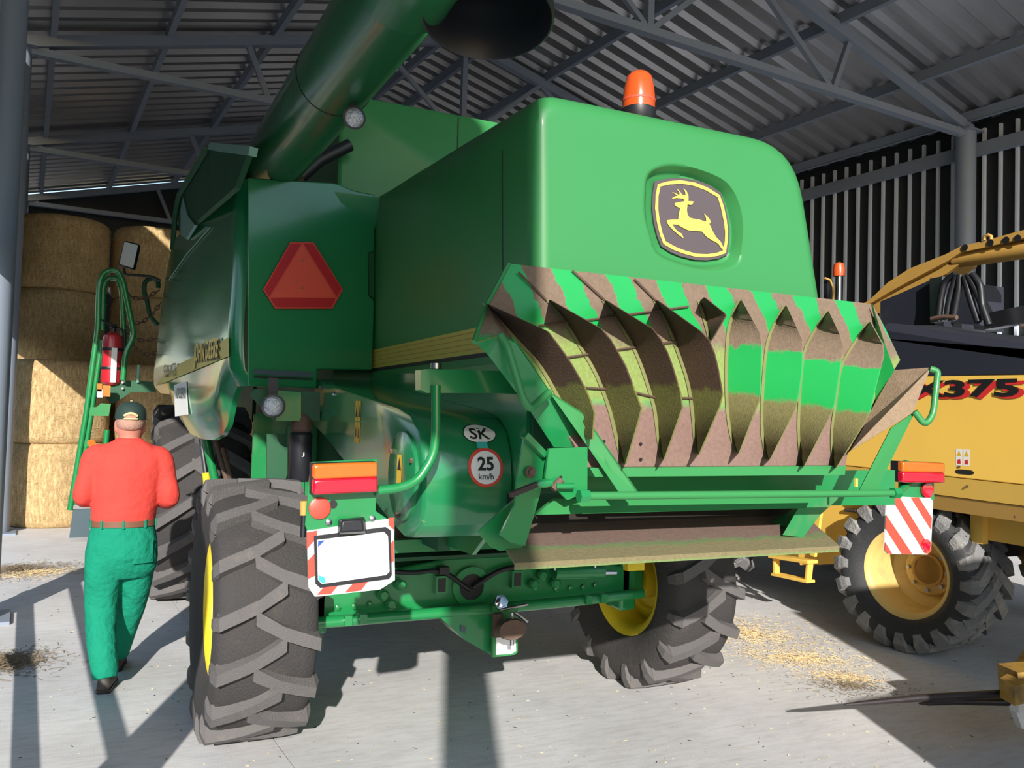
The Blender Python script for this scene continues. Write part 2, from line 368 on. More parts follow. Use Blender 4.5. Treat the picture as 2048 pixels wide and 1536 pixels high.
def truss(y, label):
    o = empty('roof_truss', B(RIDGE_X, y, 6.4), label, 'roof truss', 'grey steel roof trusses')
    s = M['shed']
    def b_(n, xa, za, xb, zb, w=0.10, h=0.10):
        bar(n, B(xa, y, za), B(xb, y, zb), w, h, s, o)
    b_('top_chord', -0.26, 6.50, RIDGE_X, RIDGE_Z, 0.14, 0.15); b_('top_chord', 12.92, 6.50, RIDGE_X, RIDGE_Z, 0.14, 0.15)
    b_('bottom_chord', -0.26, 6.42, 12.92, 6.42, 0.12, 0.10)
    for q in (1, -1):
        X_ = lambda d: RIDGE_X+q*d
        b_('web', X_(3.65), roof_z(X_(3.65))-0.05, X_(3.30), 6.42, 0.07, 0.08)
        b_('web', X_(3.30), 6.42, X_(1.55), roof_z(X_(1.55))-0.05, 0.07, 0.08)
        b_('web', X_(1.55), roof_z(X_(1.55))-0.05, X_(0.0), 6.42, 0.06, 0.07)
        v, f = geo_box(B(X_(6.42), y, 6.49), (0.34, 0.05, 0.26), ROT5.to_3x3()); mk('gusset', v, f, s, o)
    b_('king_post', RIDGE_X, 6.42, RIDGE_X, RIDGE_Z-0.02, 0.08, 0.08) if False else mk('king_post', *geo_box(B(RIDGE_X, y, 7.30), (0.09, 0.09, 1.75), ROT5.to_3x3()), s, o)
for k, y in enumerate(TY): truss(y, 'grey steel roof '+NTH[k])

# ---- unseen greenery added outside the open left side to cut the light there
M['leaf'] = mat('added_hedge_leaf', (0.030, 0.075, 0.022), 0.7, var=0.5, scale=9)
M['added_hedge_core'] = mat('added_hedge_inner', (0.012, 0.026, 0.010), 0.9, var=0.4, scale=4)
hr_ = random.Random(21); rows_h = []
for i in range(41):
    y = -12+i*0.9; wv = 0.35*math.sin(i*1.7)+hr_.uniform(-0.2, 0.2); hz = 3.9+0.35*math.sin(i*0.9+1)+hr_.uniform(-0.2, 0.2)
    rows_h.append([B(-6.3+wv*a+dx, y, z*hz) for dx, z, a in ((1.0, 0.0, 0.2), (1.15, 0.25, 1), (1.05, 0.55, 1), (0.8, 0.85, 1), (0.2, 1.0, 1), (-0.7, 0.95, 1), (-1.1, 0.5, 1), (-1.0, 0.0, 0.2))])
added_hedge = mk('added_hedge', *geo_loft(rows_h), M['added_hedge_core'], None, smooth=60)
tag(added_hedge, 'tall unseen greenery added to cut the light at the open shed side', 'added_hedge')
lv, lf = [], []
for _ in range(9000):
    i = hr_.randrange(40); k = hr_.randrange(0, 5); t, q = hr_.random(), hr_.random()
    p = rows_h[i][k].lerp(rows_h[i+1][k], t).lerp(rows_h[i][k+1].lerp(rows_h[i+1][k+1], t), q)
    d1 = Vector((hr_.gauss(0, 1), hr_.gauss(0, 1), hr_.gauss(0, 1))).normalized(); d2 = d1.orthogonal().normalized(); n0 = len(lv); s_ = hr_.uniform(0.05, 0.10)
    lv += [p-d1*s_, p+d2*s_*0.55, p+d1*s_, p-d2*s_*0.55]; lf.append((n0, n0+1, n0+2, n0+3))
mk('added_hedge_leaves', lv, lf, M['leaf'], added_hedge, kind='stuff')

# ================================================================ tyres
def wheel(parent, name, c, R, w, rimR, nl, lugh, rot=0.0, mt='rubber', ml='rubber2', mr='yellow', outer=-1, lug_ang=0.38, lug_w=0.064, dish=0.25, phase=0.0, hub=None, lugs=True):
    """wheel as a part: the tyre carcass mesh with rim, hub and tread lugs as its sub-parts. local X = axle; outer = side that faces away from the machine"""
    mw = Matrix.Translation(c) @ Matrix.Rotation(rot, 4, 'Z')
    rc = R-lugh
    half = [(rimR, 0.36*w), (rimR+0.02, 0.41*w), (rimR+0.30*(rc-rimR), 0.49*w), (rimR+0.62*(rc-rimR), 0.515*w), (rimR+0.85*(rc-rimR), 0.495*w), (rc-0.012, 0.45*w), (rc, 0.34*w), (rc+0.008, 0.15*w), (rc+0.01, 0)]
    prof = [(r, -a) for r, a in half]+[(r, a) for r, a in half[-2::-1]]
    v, f = geo_lathe([(r, a) for r, a in prof], (0, 0, 0), (1, 0, 0), 64, caps=False)
    n = 64; m = len(prof)
    f += [((m-1)*n+k, (m-1)*n+(k+1) % n, (k+1) % n, k) for k in range(n)]
    ty = mk(name, v, f, M[mt], parent, smooth=50, local=mw)
    # rim: dished disc, open on the inside
    s = outer
    rp = [(rimR+0.025, s*0.40*w), (rimR+0.012, s*0.395*w), (rimR-0.015, s*0.36*w), (rimR-0.03, s*0.30*w), (rimR-0.045, s*(0.40-dish)*w), (rimR*0.62, s*(0.30-dish)*w), (rimR*0.58, s*(0.36-dish)*w), (0.10, s*(0.38-dish)*w), (0.10, s*(0.33-dish)*w),
          (rimR*0.56, s*(0.31-dish)*w), (rimR*0.60, s*(0.26-dish)*w), (rimR-0.055, s*(0.30-dish)*w), (rimR-0.05, -s*0.30*w), (rimR-0.02, -s*0.37*w), (rimR+0.022, -s*0.40*w), (rimR+0.028, -s*0.39*w), (rimR+0.005, -s*0.33*w), (rimR-0.02, s*0.0)]
    v, f = geo_lathe(rp, (0, 0, 0), (1, 0, 0), 48, caps=False); n = 48; m = len(rp)
    f += [((m-1)*n+k, (m-1)*n+(k+1) % n, (k+1) % n, k) for k in range(n)]
    mk('rim', v, f, M[mr], ty, smooth=40, local=mw)
    hp = [(0.11, s*(0.42-dish)*w), (0.115, s*(0.36-dish)*w), (0.13, s*(0.30-dish)*w), (0.13, -s*0.20*w)]
    v, f = geo_lathe(hp, (0, 0, 0), (1, 0, 0), 20); mk('hub', v, f, M[hub or mr], ty, smooth=40, local=mw)
    for k in range(8):
        a = 2*math.pi*k/8; v, f = geo_lathe([(0.016, 0), (0.016, s*0.03)], (s*(0.37-dish)*w, 0.16*math.sin(a), 0.16*math.cos(a)), (1, 0, 0), 6)
        if k == 0: b0 = mk('wheel_bolt', v, f, M['steel'], ty, local=mw)
        else: dup(b0, ty, mw @ Matrix.Rotation(a, 4, 'X'))
    if not lugs: return ty
    # one lug (left and right hand), then copies round the tyre
    for side in (-1, 1):
        path = [(0.53, -0.16, 0), (0.515, -0.06, 0), (0.49, -0.006, 0.0), (0.30, 0, 0), (0.12, 0, 0), (-0.11, 0, 0), (-0.15, 0, 0)]
        rings = []
        for i, (a, dr, _) in enumerate(path):
            phi = (0.5-a)*w*math.tan(lug_ang)/R+(0.035 if a < 0.05 else 0.0)
            ww = lug_w*(0.75 if i == 0 else (1.0 if i < 5 else (1.1 if i == 5 else 0.9)))
            rt = R+dr if dr > -0.1 else rc+dr*0.6
            base = rc-0.03 if dr > -0.1 else rt-0.05
            if dr <= -0.1: rt = rc+dr*0.55+0.012
            q = []
            for (dw, r_) in ((-0.75, base), (-0.5, rt), (0.5, rt), (0.75, base)):
                p = phi+dw*ww/R; aa = side*a*w
                if dr < -0.05: aa = side*(0.535 if r_ == rt else 0.47)*w
                q.append((aa, r_*math.sin(p), r_*math.cos(p)))
            rings.append(q)
        v, f = geo_loft(rings, True, True)
        l0 = None
        for k in range(nl):
            ang = 2*math.pi*(k+(0.5 if side > 0 else 0))/nl+phase
            m2 = mw @ Matrix.Rotation(-ang, 4, 'X')
            if l0 is None: l0 = mk('tread_lug', v, f, M[ml], ty, smooth=20, local=m2)
            else: dup(l0, ty, m2)
    return ty

# ================================================================ combine harvester
CX = 2.05
comb = empty('combine_harvester', (CX, 5.0, 0), 'green combine harvester seen from behind, with a fanned straw spreader and leaping deer emblem', 'combine harvester')
G, GG, GD = M['green'], M['green_gloss'], M['green_dark']
wheel(comb, 'rear_wheel', (0.635, 4.72, 0.68), 0.68, 0.48, 0.345, 16, 0.05, 0.03, phase=0.1, outer=-1)
wheel(comb, 'rear_wheel', (3.21, 4.75, 0.68), 0.68, 0.48, 0.345, 16, 0.05, 0.06, phase=0.2, outer=1)
wheel(comb, 'front_wheel', (0.62, 8.25, 0.875), 0.875, 0.76, 0.44, 18, 0.055, 0.0, outer=-1, lug_w=0.085, lug_ang=0.6, phase=0.05)
wheel(comb, 'front_wheel', (3.30, 8.25, 0.875), 0.875, 0.76, 0.44, 20, 0.055, 0.0, outer=1, lug_w=0.085, lug_ang=0.6)

# ---- rear hood with the recessed emblem
def radial(loop, c, n):
    """resample a closed XZ loop at n equal angles about c"""
    out = []; L_ = len(loop)
    for k in range(n):
        a = 2*math.pi*(k+0.5)/n; d = (math.cos(a), math.sin(a)); best = None
        for i in range(L_):
            x1, z1 = loop[i][0]-c[0], loop[i][1]-c[1]; x2, z2 = loop[(i+1) % L_][0]-c[0], loop[(i+1) % L_][1]-c[1]
            den = d[0]*(z2-z1)-d[1]*(x2-x1)
            if abs(den) < 1e-12: continue
            t = (x1*(z2-z1)-z1*(x2-x1))/den; u = (x1*d[1]-z1*d[0])/den
            if t > 0 and -1e-9 <= u <= 1+1e-9 and (best is None or t < best): best = t
        out.append((c[0]+d[0]*best, c[1]+d[1]*best))
    return out
def round_poly(pts, r, n=5):
    """round the corners of a closed polygon of 2D points; r one value or a list"""
    m = len(pts); out = []
    for i in range(m):
        a, b, c = Vector(pts[i-1]), Vector(pts[i]), Vector(pts[(i+1) % m]); rr = r[i] if isinstance(r, (list, tuple)) else r
        d1, d2 = a-b, c-b; l = min(rr, d1.length*0.48, d2.length*0.48); p = b+d1.normalized()*l; q = b+d2.normalized()*l
        for k in range(n+1):
            t = k/n; out.append(tuple(p*(1-t)**2+b*2*t*(1-t)+q*t*t))
    return out
EMZ = [(2.028,2.750,2.557)][0]
NH = 160
em_out = [(p[0], p[2]) for p in cr([(1.820,2.750,2.709),(1.903,2.750,2.757),(2.021,2.750,2.766),(2.158,2.750,2.747),(2.228,2.750,2.712),(2.274,2.750,2.646),(2.295,2.750,2.565),(2.290,2.750,2.474),(2.273,2.750,2.401),(2.185,2.750,2.362),(2.074,2.750,2.354),(1.955,2.750,2.368),(1.869,2.750,2.397),(1.833,2.750,2.466),(1.807,2.750,2.548),(1.805,2.750,2.633)], 5)]
em_in = [(p[0], p[2]) for p in cr([(1.855,2.775,2.700),(1.928,2.775,2.728),(2.040,2.775,2.740),(2.149,2.775,2.722),(2.216,2.775,2.695),(2.254,2.775,2.625),(2.275,2.775,2.552),(2.273,2.775,2.483),(2.244,2.775,2.420),(2.186,2.775,2.399),(2.085,2.775,2.385),(1.986,2.775,2.396),(1.905,2.775,2.422),(1.870,2.775,2.484),(1.851,2.775,2.559),(1.849,2.775,2.636)], 5)]
def hood_outline(y, d=0.0):
    t = (y-2.75)/2.35
    zt = 2.955+0.135*t
    pts = [(1.352+d, 1.80), (2.86-d, 1.80), (2.715-d, 2.46), (2.60-d, zt-d), (1.31+d, zt-d)]
    return round_poly(pts, [0.02, 0.02, 0.3, 0.24-d, 0.12-d], 7)
ec = (EMZ[0], EMZ[2])
def ring(y, inset=0.0):
    o = radial(hood_outline(max(y, 2.75), inset), ec, NH)
    return [(x, y, z) for x, z in o]
rings = [[(x, 2.80, z) for x, z in [(ec[0]+(x-ec[0])*0.02, ec[1]+(z-ec[1])*0.02) for x, z in radial(em_in, ec, NH)]],
         [(x, 2.80, z) for x, z in radial(em_in, ec, NH)], [(x, 2.79, z) for x, z in [(a+(c-a)*0.25, b+(d-b)*0.25) for (a, b), (c, d) in zip(radial(em_in, ec, NH), radial(em_out, ec, NH))]],
         [(x, 2.758, z) for x, z in [(a+(c-a)*0.8, b+(d-b)*0.8) for (a, b), (c, d) in zip(radial(em_in, ec, NH), radial(em_out, ec, NH))]],
         [(x, 2.75, z) for x, z in radial(em_out, ec, NH)], [(ec[0]+(x-ec[0])*1.04, 2.75, ec[1]+(z-ec[1])*1.04) for x, z in radial(em_out, ec, NH)], [(ec[0]+(x-ec[0])*1.08, 2.75, ec[1]+(z-ec[1])*1.08) for x, z in radial(em_out, ec, NH)]]
rings += [ring(2.75, 0.085), ring(2.75, 0.072), ring(2.75, 0.062), ring(2.753, 0.046), ring(2.761, 0.030), ring(2.774, 0.015), ring(2.79, 0.005), ring(2.815, 0.0), ring(3.5), ring(4.2), ring(5.08)]
hood = loft('hood', rings, M['green_light'], comb, smooth=55, caps=False, label='broad glossy green rear hood')
# emblem
def inset_poly(pts, d):
    m = len(pts); out = []
    for i in range(m):
        a, b, c = Vector(pts[i-1]), Vector(pts[i]), Vector(pts[(i+1) % m]); t = (c-a).normalized(); out.append(tuple(b+Vector((-t.y, t.x))*d))
    return out
sh = [(1.879,2.790,2.696),(1.932,2.790,2.714),(2.002,2.790,2.729),(2.088,2.790,2.730),(2.150,2.790,2.719),(2.207,2.790,2.696),(2.233,2.790,2.644),(2.249,2.790,2.585),(2.258,2.790,2.538),(2.255,2.790,2.483),(2.247,2.790,2.440),(2.205,2.790,2.419),(2.143,2.790,2.405),(2.081,2.790,2.401),(2.010,2.790,2.408),(1.964,2.790,2.419),(1.917,2.790,2.439),(1.897,2.790,2.478),(1.880,2.790,2.528),(1.870,2.790,2.585),(1.871,2.790,2.643)]
prism('emblem_plate', [(x, 2.795, z) for x, y, z in sh], (0, -0.006, 0), M['decalB'], hood, label='charcoal shield emblem')
s1_ = [(1.892,2.790,2.686),(1.943,2.790,2.705),(2.002,2.790,2.718),(2.073,2.790,2.718),(2.135,2.790,2.707),(2.200,2.790,2.684),(2.222,2.790,2.639),(2.238,2.790,2.584),(2.246,2.790,2.537),(2.244,2.790,2.488),(2.237,2.790,2.445),(2.197,2.790,2.429),(2.142,2.790,2.417),(2.085,2.790,2.413),(2.024,2.790,2.420),(1.971,2.790,2.431),(1.925,2.790,2.449),(1.907,2.790,2.485),(1.892,2.790,2.533),(1.882,2.790,2.586),(1.883,2.790,2.641)]
s2_ = [(1.904,2.790,2.678),(1.947,2.790,2.692),(2.003,2.790,2.704),(2.067,2.790,2.704),(2.128,2.790,2.694),(2.189,2.790,2.674),(2.207,2.790,2.634),(2.223,2.790,2.579),(2.232,2.790,2.532),(2.231,2.790,2.493),(2.222,2.790,2.454),(2.189,2.790,2.440),(2.142,2.790,2.430),(2.088,2.790,2.426),(2.031,2.790,2.433),(1.981,2.790,2.444),(1.936,2.790,2.460),(1.919,2.790,2.492),(1.905,2.790,2.537),(1.896,2.790,2.588),(1.896,2.790,2.637)]
n_ = len(s1_)
mk('emblem_border', [(x, 2.786, z) for x, y, z in s1_]+[(x, 2.786, z) for x, y, z in s2_], [(i, (i+1) % n_, n_+(i+1) % n_, n_+i) for i in range(n_)], M['decalY'], hood, label='yellow emblem border')
deer = [(2.015,2.790,2.687),(2.032,2.790,2.676),(2.041,2.790,2.660),(2.042,2.790,2.645),(2.040,2.790,2.637),(2.068,2.790,2.639),(2.060,2.790,2.625),(2.051,2.790,2.623),(2.037,2.790,2.623),(2.035,2.790,2.600),(2.038,2.790,2.583),(2.049,2.790,2.570),(2.070,2.790,2.568),(2.099,2.790,2.568),(2.124,2.790,2.564),(2.134,2.790,2.565),(2.131,2.790,2.580),(2.120,2.790,2.597),(2.138,2.790,2.586),(2.151,2.790,2.575),(2.156,2.790,2.562),(2.148,2.790,2.557),(2.159,2.790,2.541),(2.173,2.790,2.519),(2.188,2.790,2.503),(2.207,2.790,2.491),(2.218,2.790,2.476),(2.230,2.790,2.456),(2.219,2.790,2.457),(2.196,2.790,2.480),(2.162,2.790,2.491),(2.137,2.790,2.501),(2.120,2.790,2.514),(2.111,2.790,2.521),(2.086,2.790,2.520),(2.057,2.790,2.517),(2.036,2.790,2.519),(2.014,2.790,2.526),(1.993,2.790,2.533),(1.965,2.790,2.533),(1.978,2.790,2.517),(1.997,2.790,2.504),(2.013,2.790,2.500),(2.022,2.790,2.482),(1.997,2.790,2.493),(1.969,2.790,2.510),(1.949,2.790,2.525),(1.939,2.790,2.538),(1.940,2.790,2.546),(1.958,2.790,2.550),(1.978,2.790,2.553),(1.994,2.790,2.555),(1.995,2.790,2.574),(2.002,2.790,2.603),(1.984,2.790,2.607),(1.974,2.790,2.613),(1.975,2.790,2.620),(2.005,2.790,2.629),(2.022,2.790,2.634),(2.020,2.790,2.641),(2.008,2.790,2.644),(1.983,2.790,2.642),(1.959,2.790,2.636),(1.976,2.790,2.648),(1.990,2.790,2.653),(1.976,2.790,2.657),(1.960,2.790,2.663),(1.976,2.790,2.661),(1.993,2.790,2.656),(1.998,2.790,2.660),(1.995,2.790,2.668),(1.982,2.790,2.680),(1.998,2.790,2.672),(2.009,2.790,2.660),(2.020,2.790,2.658),(2.027,2.790,2.661),(2.025,2.790,2.672)]
mk('emblem_deer', [(x, 2.785, z) for x, y, z in deer], [tuple(range(len(deer)))], M['decalY'], hood, label='yellow leaping deer')
# hood side stripe with printed lines
sv = mk('side_stripe', [(1.3425, 2.84, 2.003), (1.3425, 5.06, 2.003), (1.3385, 5.06, 2.114), (1.3385, 2.84, 2.114)], [(0, 1, 2, 3)], M['decal'], hood, label='yellow stripe along the hood side')
for k in range(4):
    z = 2.022+0.024*k; mk('stripe_line', [(1.3418-(z-2.003)*0.036, 2.84, z), (1.3418-(z-2.003)*0.036, 5.06, z), (1.3418-(z-1.999)*0.036, 5.06, z+0.004), (1.3418-(z-1.999)*0.036, 2.84, z+0.004)], [(0, 1, 2, 3)], M['harv_old'], hood)
mk('stripe_edge', [(1.3432, 2.84, 1.985), (1.3432, 5.06, 1.985), (1.3426, 5.06, 2.003), (1.3426, 2.84, 2.003)], [(0, 1, 2, 3)], M['ink'], hood)
tube('hood_seam', [(1.346, 3.03, 1.95), (1.3355, 3.03, 2.25), (1.3235, 3.03, 2.6), (1.317, 3.03, 2.80)], 0.003, M['ink'], hood, n=5)
# beacon on the hood
bc = Vector((2.06, 3.2, 2.985))
be = lathe('beacon_base', [(0.035, 0), (0.03, 0.06), (0.03, 0.09), (0.062, 0.10), (0.078, 0.13), (0.078, 0.165), (0.07, 0.17)], bc, (0, 0, 1), M['black'], comb)
lathe('beacon_lens', [(0.074, 0.165), (0.074, 0.22), (0.068, 0.27), (0.058, 0.315), (0.04, 0.335), (0.012, 0.342)], bc, (0, 0, 1), M['amber'], be, label='orange warning beacon')
lathe('beacon_band', [(0.0755, 0.20), (0.0765, 0.205), (0.0755, 0.21)], bc, (0, 0, 1), M['redorange'], be)

# ---- grain tank rear and engine cover
tk = [(1.13, 2.95), (3.0, 2.95), (3.0, 3.65), (1.22, 3.755)]
tank = loft('tank_cover', [[(x, y, z) for x, z in round_poly([(1.14+i, 2.75), (2.95-i, 2.75), (2.95-i, 3.74-i), (1.14+i, 3.74-i)], [0.02, 0.02, 0.1, 0.08], 4)] for y, i in ((5.20, 0.02), (5.215, 0.0), (7.4, 0.0))], M['green_light'], comb, smooth=50, label='upright green grain tank rear wall')
bar('panel_joint', (1.93, 5.198, 3.1), (1.93, 5.198, 3.72), 0.006, 0.006, M['ink'], tank, up=(0, 1, 0))
# tank extension flap at the left, pale inside
te = [(0.361,4.982,3.234),(0.431,3.809,2.894),(0.414,4.098,2.811),(0.305,5.923,2.857),(0.284,6.272,3.076),(0.286,6.226,3.190),(0.356,5.071,3.215)]
prism('tank_flap', [(0.391,5.477,3.374),(0.475,4.090,2.980),(0.452,4.461,2.867),(0.309,6.848,3.036),(0.296,7.070,3.203),(0.311,6.813,3.383)], (0.03, 0.02, 0), M['green_dark'], comb, label='raised grain tank side flap')
prism('tank_flap_rim', [(0.378,5.525,3.351),(0.388,5.360,3.346),(0.468,4.033,2.963),(0.466,4.062,2.929),(0.413,4.945,3.181)], (0.04, 0.02, 0), M['pale_green'], comb)
prism('tank_flap_plate', [(0.302,6.795,3.225),(0.310,6.665,3.292),(0.328,6.370,3.102),(0.354,5.929,2.948),(0.328,6.368,2.929),(0.307,6.723,3.021)], (0.02, 0.01, 0), M['pale_green'], comb)
tube('tank_flap_edge', [(0.373,5.445,3.322),(0.336,6.070,3.334),(0.289,6.844,3.349),(0.276,7.068,3.239),(0.272,7.141,2.974)], 0.02, M['green_dark'], comb, n=6)

# ---- unloading auger folded back along the left side, with its spout boot
AUG = M['auger']
aug = tube('auger_tube', [(0.665, 7.6, 3.20), (0.722, 4.9, 3.185), (0.772, 2.62, 3.165)], 0.167, AUG, comb, n=40, label='long dark green unloading auger tube')
lathe('auger_seam', [(0.1675, -0.004), (0.170, 0), (0.1675, 0.004)], (0.752, 3.55, 3.173), (0.012, -1, -0.008), M['dark'], aug, n=40)
ring_ = [(0.765, 2.62, 3.165)]
el = fillet([(0.772, 2.66, 3.165), (0.776, 2.46, 3.19), (0.99, 2.45, 3.36), (1.005, 2.455, 3.17)], 0.12, 8)
tube('auger_elbow', el, 0.172, AUG, aug, n=40)
so = Vector((1.0, 2.455, 3.045)); sdir = Vector((-0.08, -0.20, -0.977)).normalized()
v, f = geo_lathe([(0.20, -0.22), (0.212, -0.05), (0.215, 0.03), (0.208, 0.035), (0.204, 0.03), (0.195, -0.10), (0.16, -0.21)], so, sdir, 40, caps=False)
mk('auger_spout', v, f, M['black'], aug, smooth=40, label='black rubber discharge spout')
lathe('spout_flap', [(0.19, -0.18), (0.02, -0.19)], so, sdir, M['dark'], aug, n=24)
def work_lamp(name, c, d, r, parent, label):
    b = lathe('lamp_body', [(r*0.35, -r*1.1), (r*0.8, -r*0.9), (r*1.1, -r*0.25), (r*1.15, 0), (r*0.95, r*0.03)], c, d, M['black'], parent, label=label)
    lathe('lamp_glass', [(r*0.93, r*0.03), (r*0.80, r*0.13), (r*0.45, r*0.22), (0.01, r*0.25)], c, d, M['lamp'], b)
    return b
def rayp(a, t): return tuple(Vector((0, 0, 1.75))+(Vector(a)-Vector((0, 0, 1.75)))*t)
lp = [(0.792,3.350,2.940)][0]
wl_ = work_lamp('auger_lamp', lp, (0.05, -1, -0.12), 0.042, comb, 'round black work lamp under the auger')
bar('lamp_bracket', (lp[0]-0.01, lp[1]+0.03, lp[2]+0.16), (lp[0], lp[1]+0.03, lp[2]), 0.03, 0.012, M['black'], wl_, up=(0, 1, 0))
tube('tank_hose', [(0.888,5.100,3.140),(1.004,5.100,3.264),(1.184,5.100,3.386)], 0.04, M['black'], comb)

# ---- left side shield: rear door with the red triangle, rounded corner, flaring side panel
door = prism('rear_door', [(0.542,4.749,3.004),(1.040,4.859,3.071),(1.095,4.871,3.067),(1.163,4.886,3.051),(1.302,4.916,3.050),(1.315,4.919,2.705),(1.277,4.911,2.694),(1.287,4.913,2.436),(1.326,4.922,2.410),(1.326,4.922,1.988),(0.982,4.846,1.976),(0.983,4.846,1.865),(0.590,4.760,1.862)], (0.012, 0.05, 0), GG, comb, bevel=0.008, label='smooth green rear door panel')
prism('door_grip', [(1.282,4.922,2.690),(1.315,4.929,2.705),(1.326,4.932,2.417),(1.292,4.924,2.443)], (0.01, 0.03, 0), GD, door)
mk('door_decal', [(0.620,4.758,1.955),(0.953,4.832,1.958),(0.954,4.832,1.926),(0.621,4.759,1.927)], [(0, 1, 2, 3)], M['bluegrey'], door)
mk('door_decal', [(0.621,4.759,1.920),(0.957,4.832,1.920),(0.957,4.833,1.911),(0.621,4.759,1.908)], [(0, 1, 2, 3)], M['ink'], door)
loft('door_curl', [[(1.02+dx, y, z) for (y, z) in ((4.86, 3.02), (4.87, 2.96), (4.92, 2.86), (5.05, 2.78))] for dx in (0, 0.15, 0.30)], GG, door, closed=False, caps=False)
# red triangle
tri = [(0.792,4.782,2.680),(0.928,4.812,2.700),(1.116,4.854,2.450),(1.057,4.841,2.331),(0.721,4.767,2.297),(0.650,4.751,2.396)]
tr = prism('warning_triangle', tri, (0.003, 0.012, 0), M['hazred'], comb, bevel=0.002, label='red slow vehicle triangle')
mk('triangle_field', [(0.862,4.794,2.678),(1.074,4.840,2.396),(0.692,4.756,2.355)], [(0, 1, 2)], M['redorange'], tr)
t3 = [(0.794,4.780,2.671),(0.857,4.794,2.680),(0.685,4.756,2.358),(0.658,4.750,2.397)]; mk('triangle_border', t3, [(0, 1, 2, 3)], M['red'], tr)
t3 = [(0.869,4.796,2.682),(0.924,4.808,2.690),(1.106,4.848,2.451),(1.079,4.842,2.404)]; mk('triangle_border', t3, [(0, 1, 2, 3)], M['red'], tr)
t3 = [(0.694,4.758,2.351),(1.072,4.841,2.392),(1.050,4.836,2.339),(0.724,4.764,2.306)]; mk('triangle_border', t3, [(0, 1, 2, 3)], M['red'], tr)
for p in [(0.866,4.790,2.583),(0.874,4.792,2.430)]: lathe('rivet', [(0.005, 0), (0.004, 0.004)], p, (0.2, -1, 0), M['steel'], tr, n=8)
# rounded corner and side panel: lofted from the corner forward, cut to its outline row by row
def side_x(y, z):
    u = max(0.0, min(1.0, (y-4.72)/2.9))
    bulge = 0.0 if z > 1.9 else -0.05*math.sin(min(1, (1.9-z)/0.45)*1.57)
    return 0.545-0.335*u+bulge*0.5
def panel_rows(rows, name, matl, thick, parent, label=None):
    """rows: list of lists of points of equal length"""
    m, n = len(rows), len(rows[0]); v = [Vector(p) for r in rows for p in r]; v += [p+Vector(thick) for p in v]; K = m*n; f = []
    for i in range(m-1):
        for k in range(n-1):
            a = (i*n+k, i*n+k+1, (i+1)*n+k+1, (i+1)*n+k); f += [a, tuple(K+q for q in reversed(a))]
    edge = [k for k in range(n)]+[i*n+n-1 for i in range(1, m)]+[(m-1)*n+k for k in range(n-2, -1, -1)]+[i*n for i in range(m-2, 0, -1)]
    for a, b in zip(edge, edge[1:]+edge[:1]): f.append((a, b, K+b, K+a))
    return mk(name, v, f, matl, parent, smooth=50, label=label)
SP = (1, 0.1155, 0, 1.0906)
upper = [(0.499,5.119,3.038),(0.464,5.427,3.056),(0.412,5.878,3.062),(0.352,6.399,3.057),(0.281,7.007,3.031),(0.255,7.231,2.825)]
# boundary of the side panel in the side plane: upper edge points and lower edge points at matching stations
top = [(0.506,5.059,3.045),(0.487,5.224,3.052),(0.464,5.427,3.056),(0.439,5.644,3.057),(0.412,5.877,3.058),(0.383,6.128,3.059),(0.352,6.398,3.053),(0.318,6.691,3.046),(0.281,7.009,3.039),(0.262,7.176,2.978),(0.242,7.351,2.821),(0.218,7.551,2.533)]
bot = [(0.524,4.904,1.861),(0.514,4.991,1.806),(0.507,5.052,1.726),(0.500,5.113,1.638),(0.483,5.260,1.569),(0.456,5.495,1.535),(0.420,5.805,1.529),(0.373,6.210,1.547),(0.325,6.626,1.643),(0.296,6.880,1.801),(0.263,7.165,1.829),(0.213,7.598,1.840)]
rows = []
for a, b in zip(top, bot):
    a = Vector(a); b = Vector(b); r_ = []
    for k in range(13):
        t = k/12; p = a.lerp(b, t); z = p.z
        bl = -0.018*math.sin(math.pi*min(1, max(0, (t-0.55)/0.5)))-0.014*math.sin(math.pi*t*0.9)
        if t == 1: bl = 0.03
        p.x += bl; r_.append(p)
    rows.append(r_)
side = panel_rows(rows, 'side_shield', GG, (0.03, 0.0, 0), comb, label='big glossy green side shield')
crn = []
for k in range(13):
    t = k/12; z = 2.985-(2.985-1.835)*t; xx = rows[0][k].x; yy = rows[0][k].y
    crn.append((xx, yy, rows[0][k].z))
rows2 = []
for j in range(7):
    a = j/6*math.pi/2; rows2.append([(x+0.075*(1-math.cos(a)), y-0.12*math.sin(a), z) for x, y, z in crn])
panel_rows(rows2, 'shield_corner', GG, (0.0, 0.05, 0), side)
# stripe, lettering, sticker on the side shield: they lie on the lower flare, 6 mm proud
st = [(0.493,4.879,2.132),(0.496,4.848,2.025),(0.204,7.373,1.894),(0.201,7.401,1.903),(0.229,7.162,1.955),(0.288,6.646,1.995),(0.323,6.351,2.039),(0.384,5.816,2.068)]
mk('side_stripe', st, [tuple(range(len(st)))], M['decal'], side, label='yellow sweep stripe')
stx = Vector((0.1155, -1, 0)).normalized()
lo_ = [(0.378,5.817,1.993),(0.461,5.098,2.036)]
LB = Vector(lo_[0]); ll = (Vector(lo_[1])-Vector(lo_[0])).length
tz = [(0.375,5.845,2.122),(0.459,5.118,2.144)]
lettering('JOHN DEERE', (LB.x, LB.y, LB.z), stx, (0, 0, 1), (ll, 0.155), M['decalY'], side, bold=0.02, label='yellow maker lettering')
lettering('JOHN DEERE', (LB.x+0.004, LB.y-0.03, LB.z-0.014), stx, (0, 0, 1), (ll, 0.155), M['ink'], side, bold=0.02, depth=-0.002, label='black lettering shadow')
l2 = [(0.241,7.001,1.951),(0.304,6.460,1.982)]; L2 = Vector(l2[0])
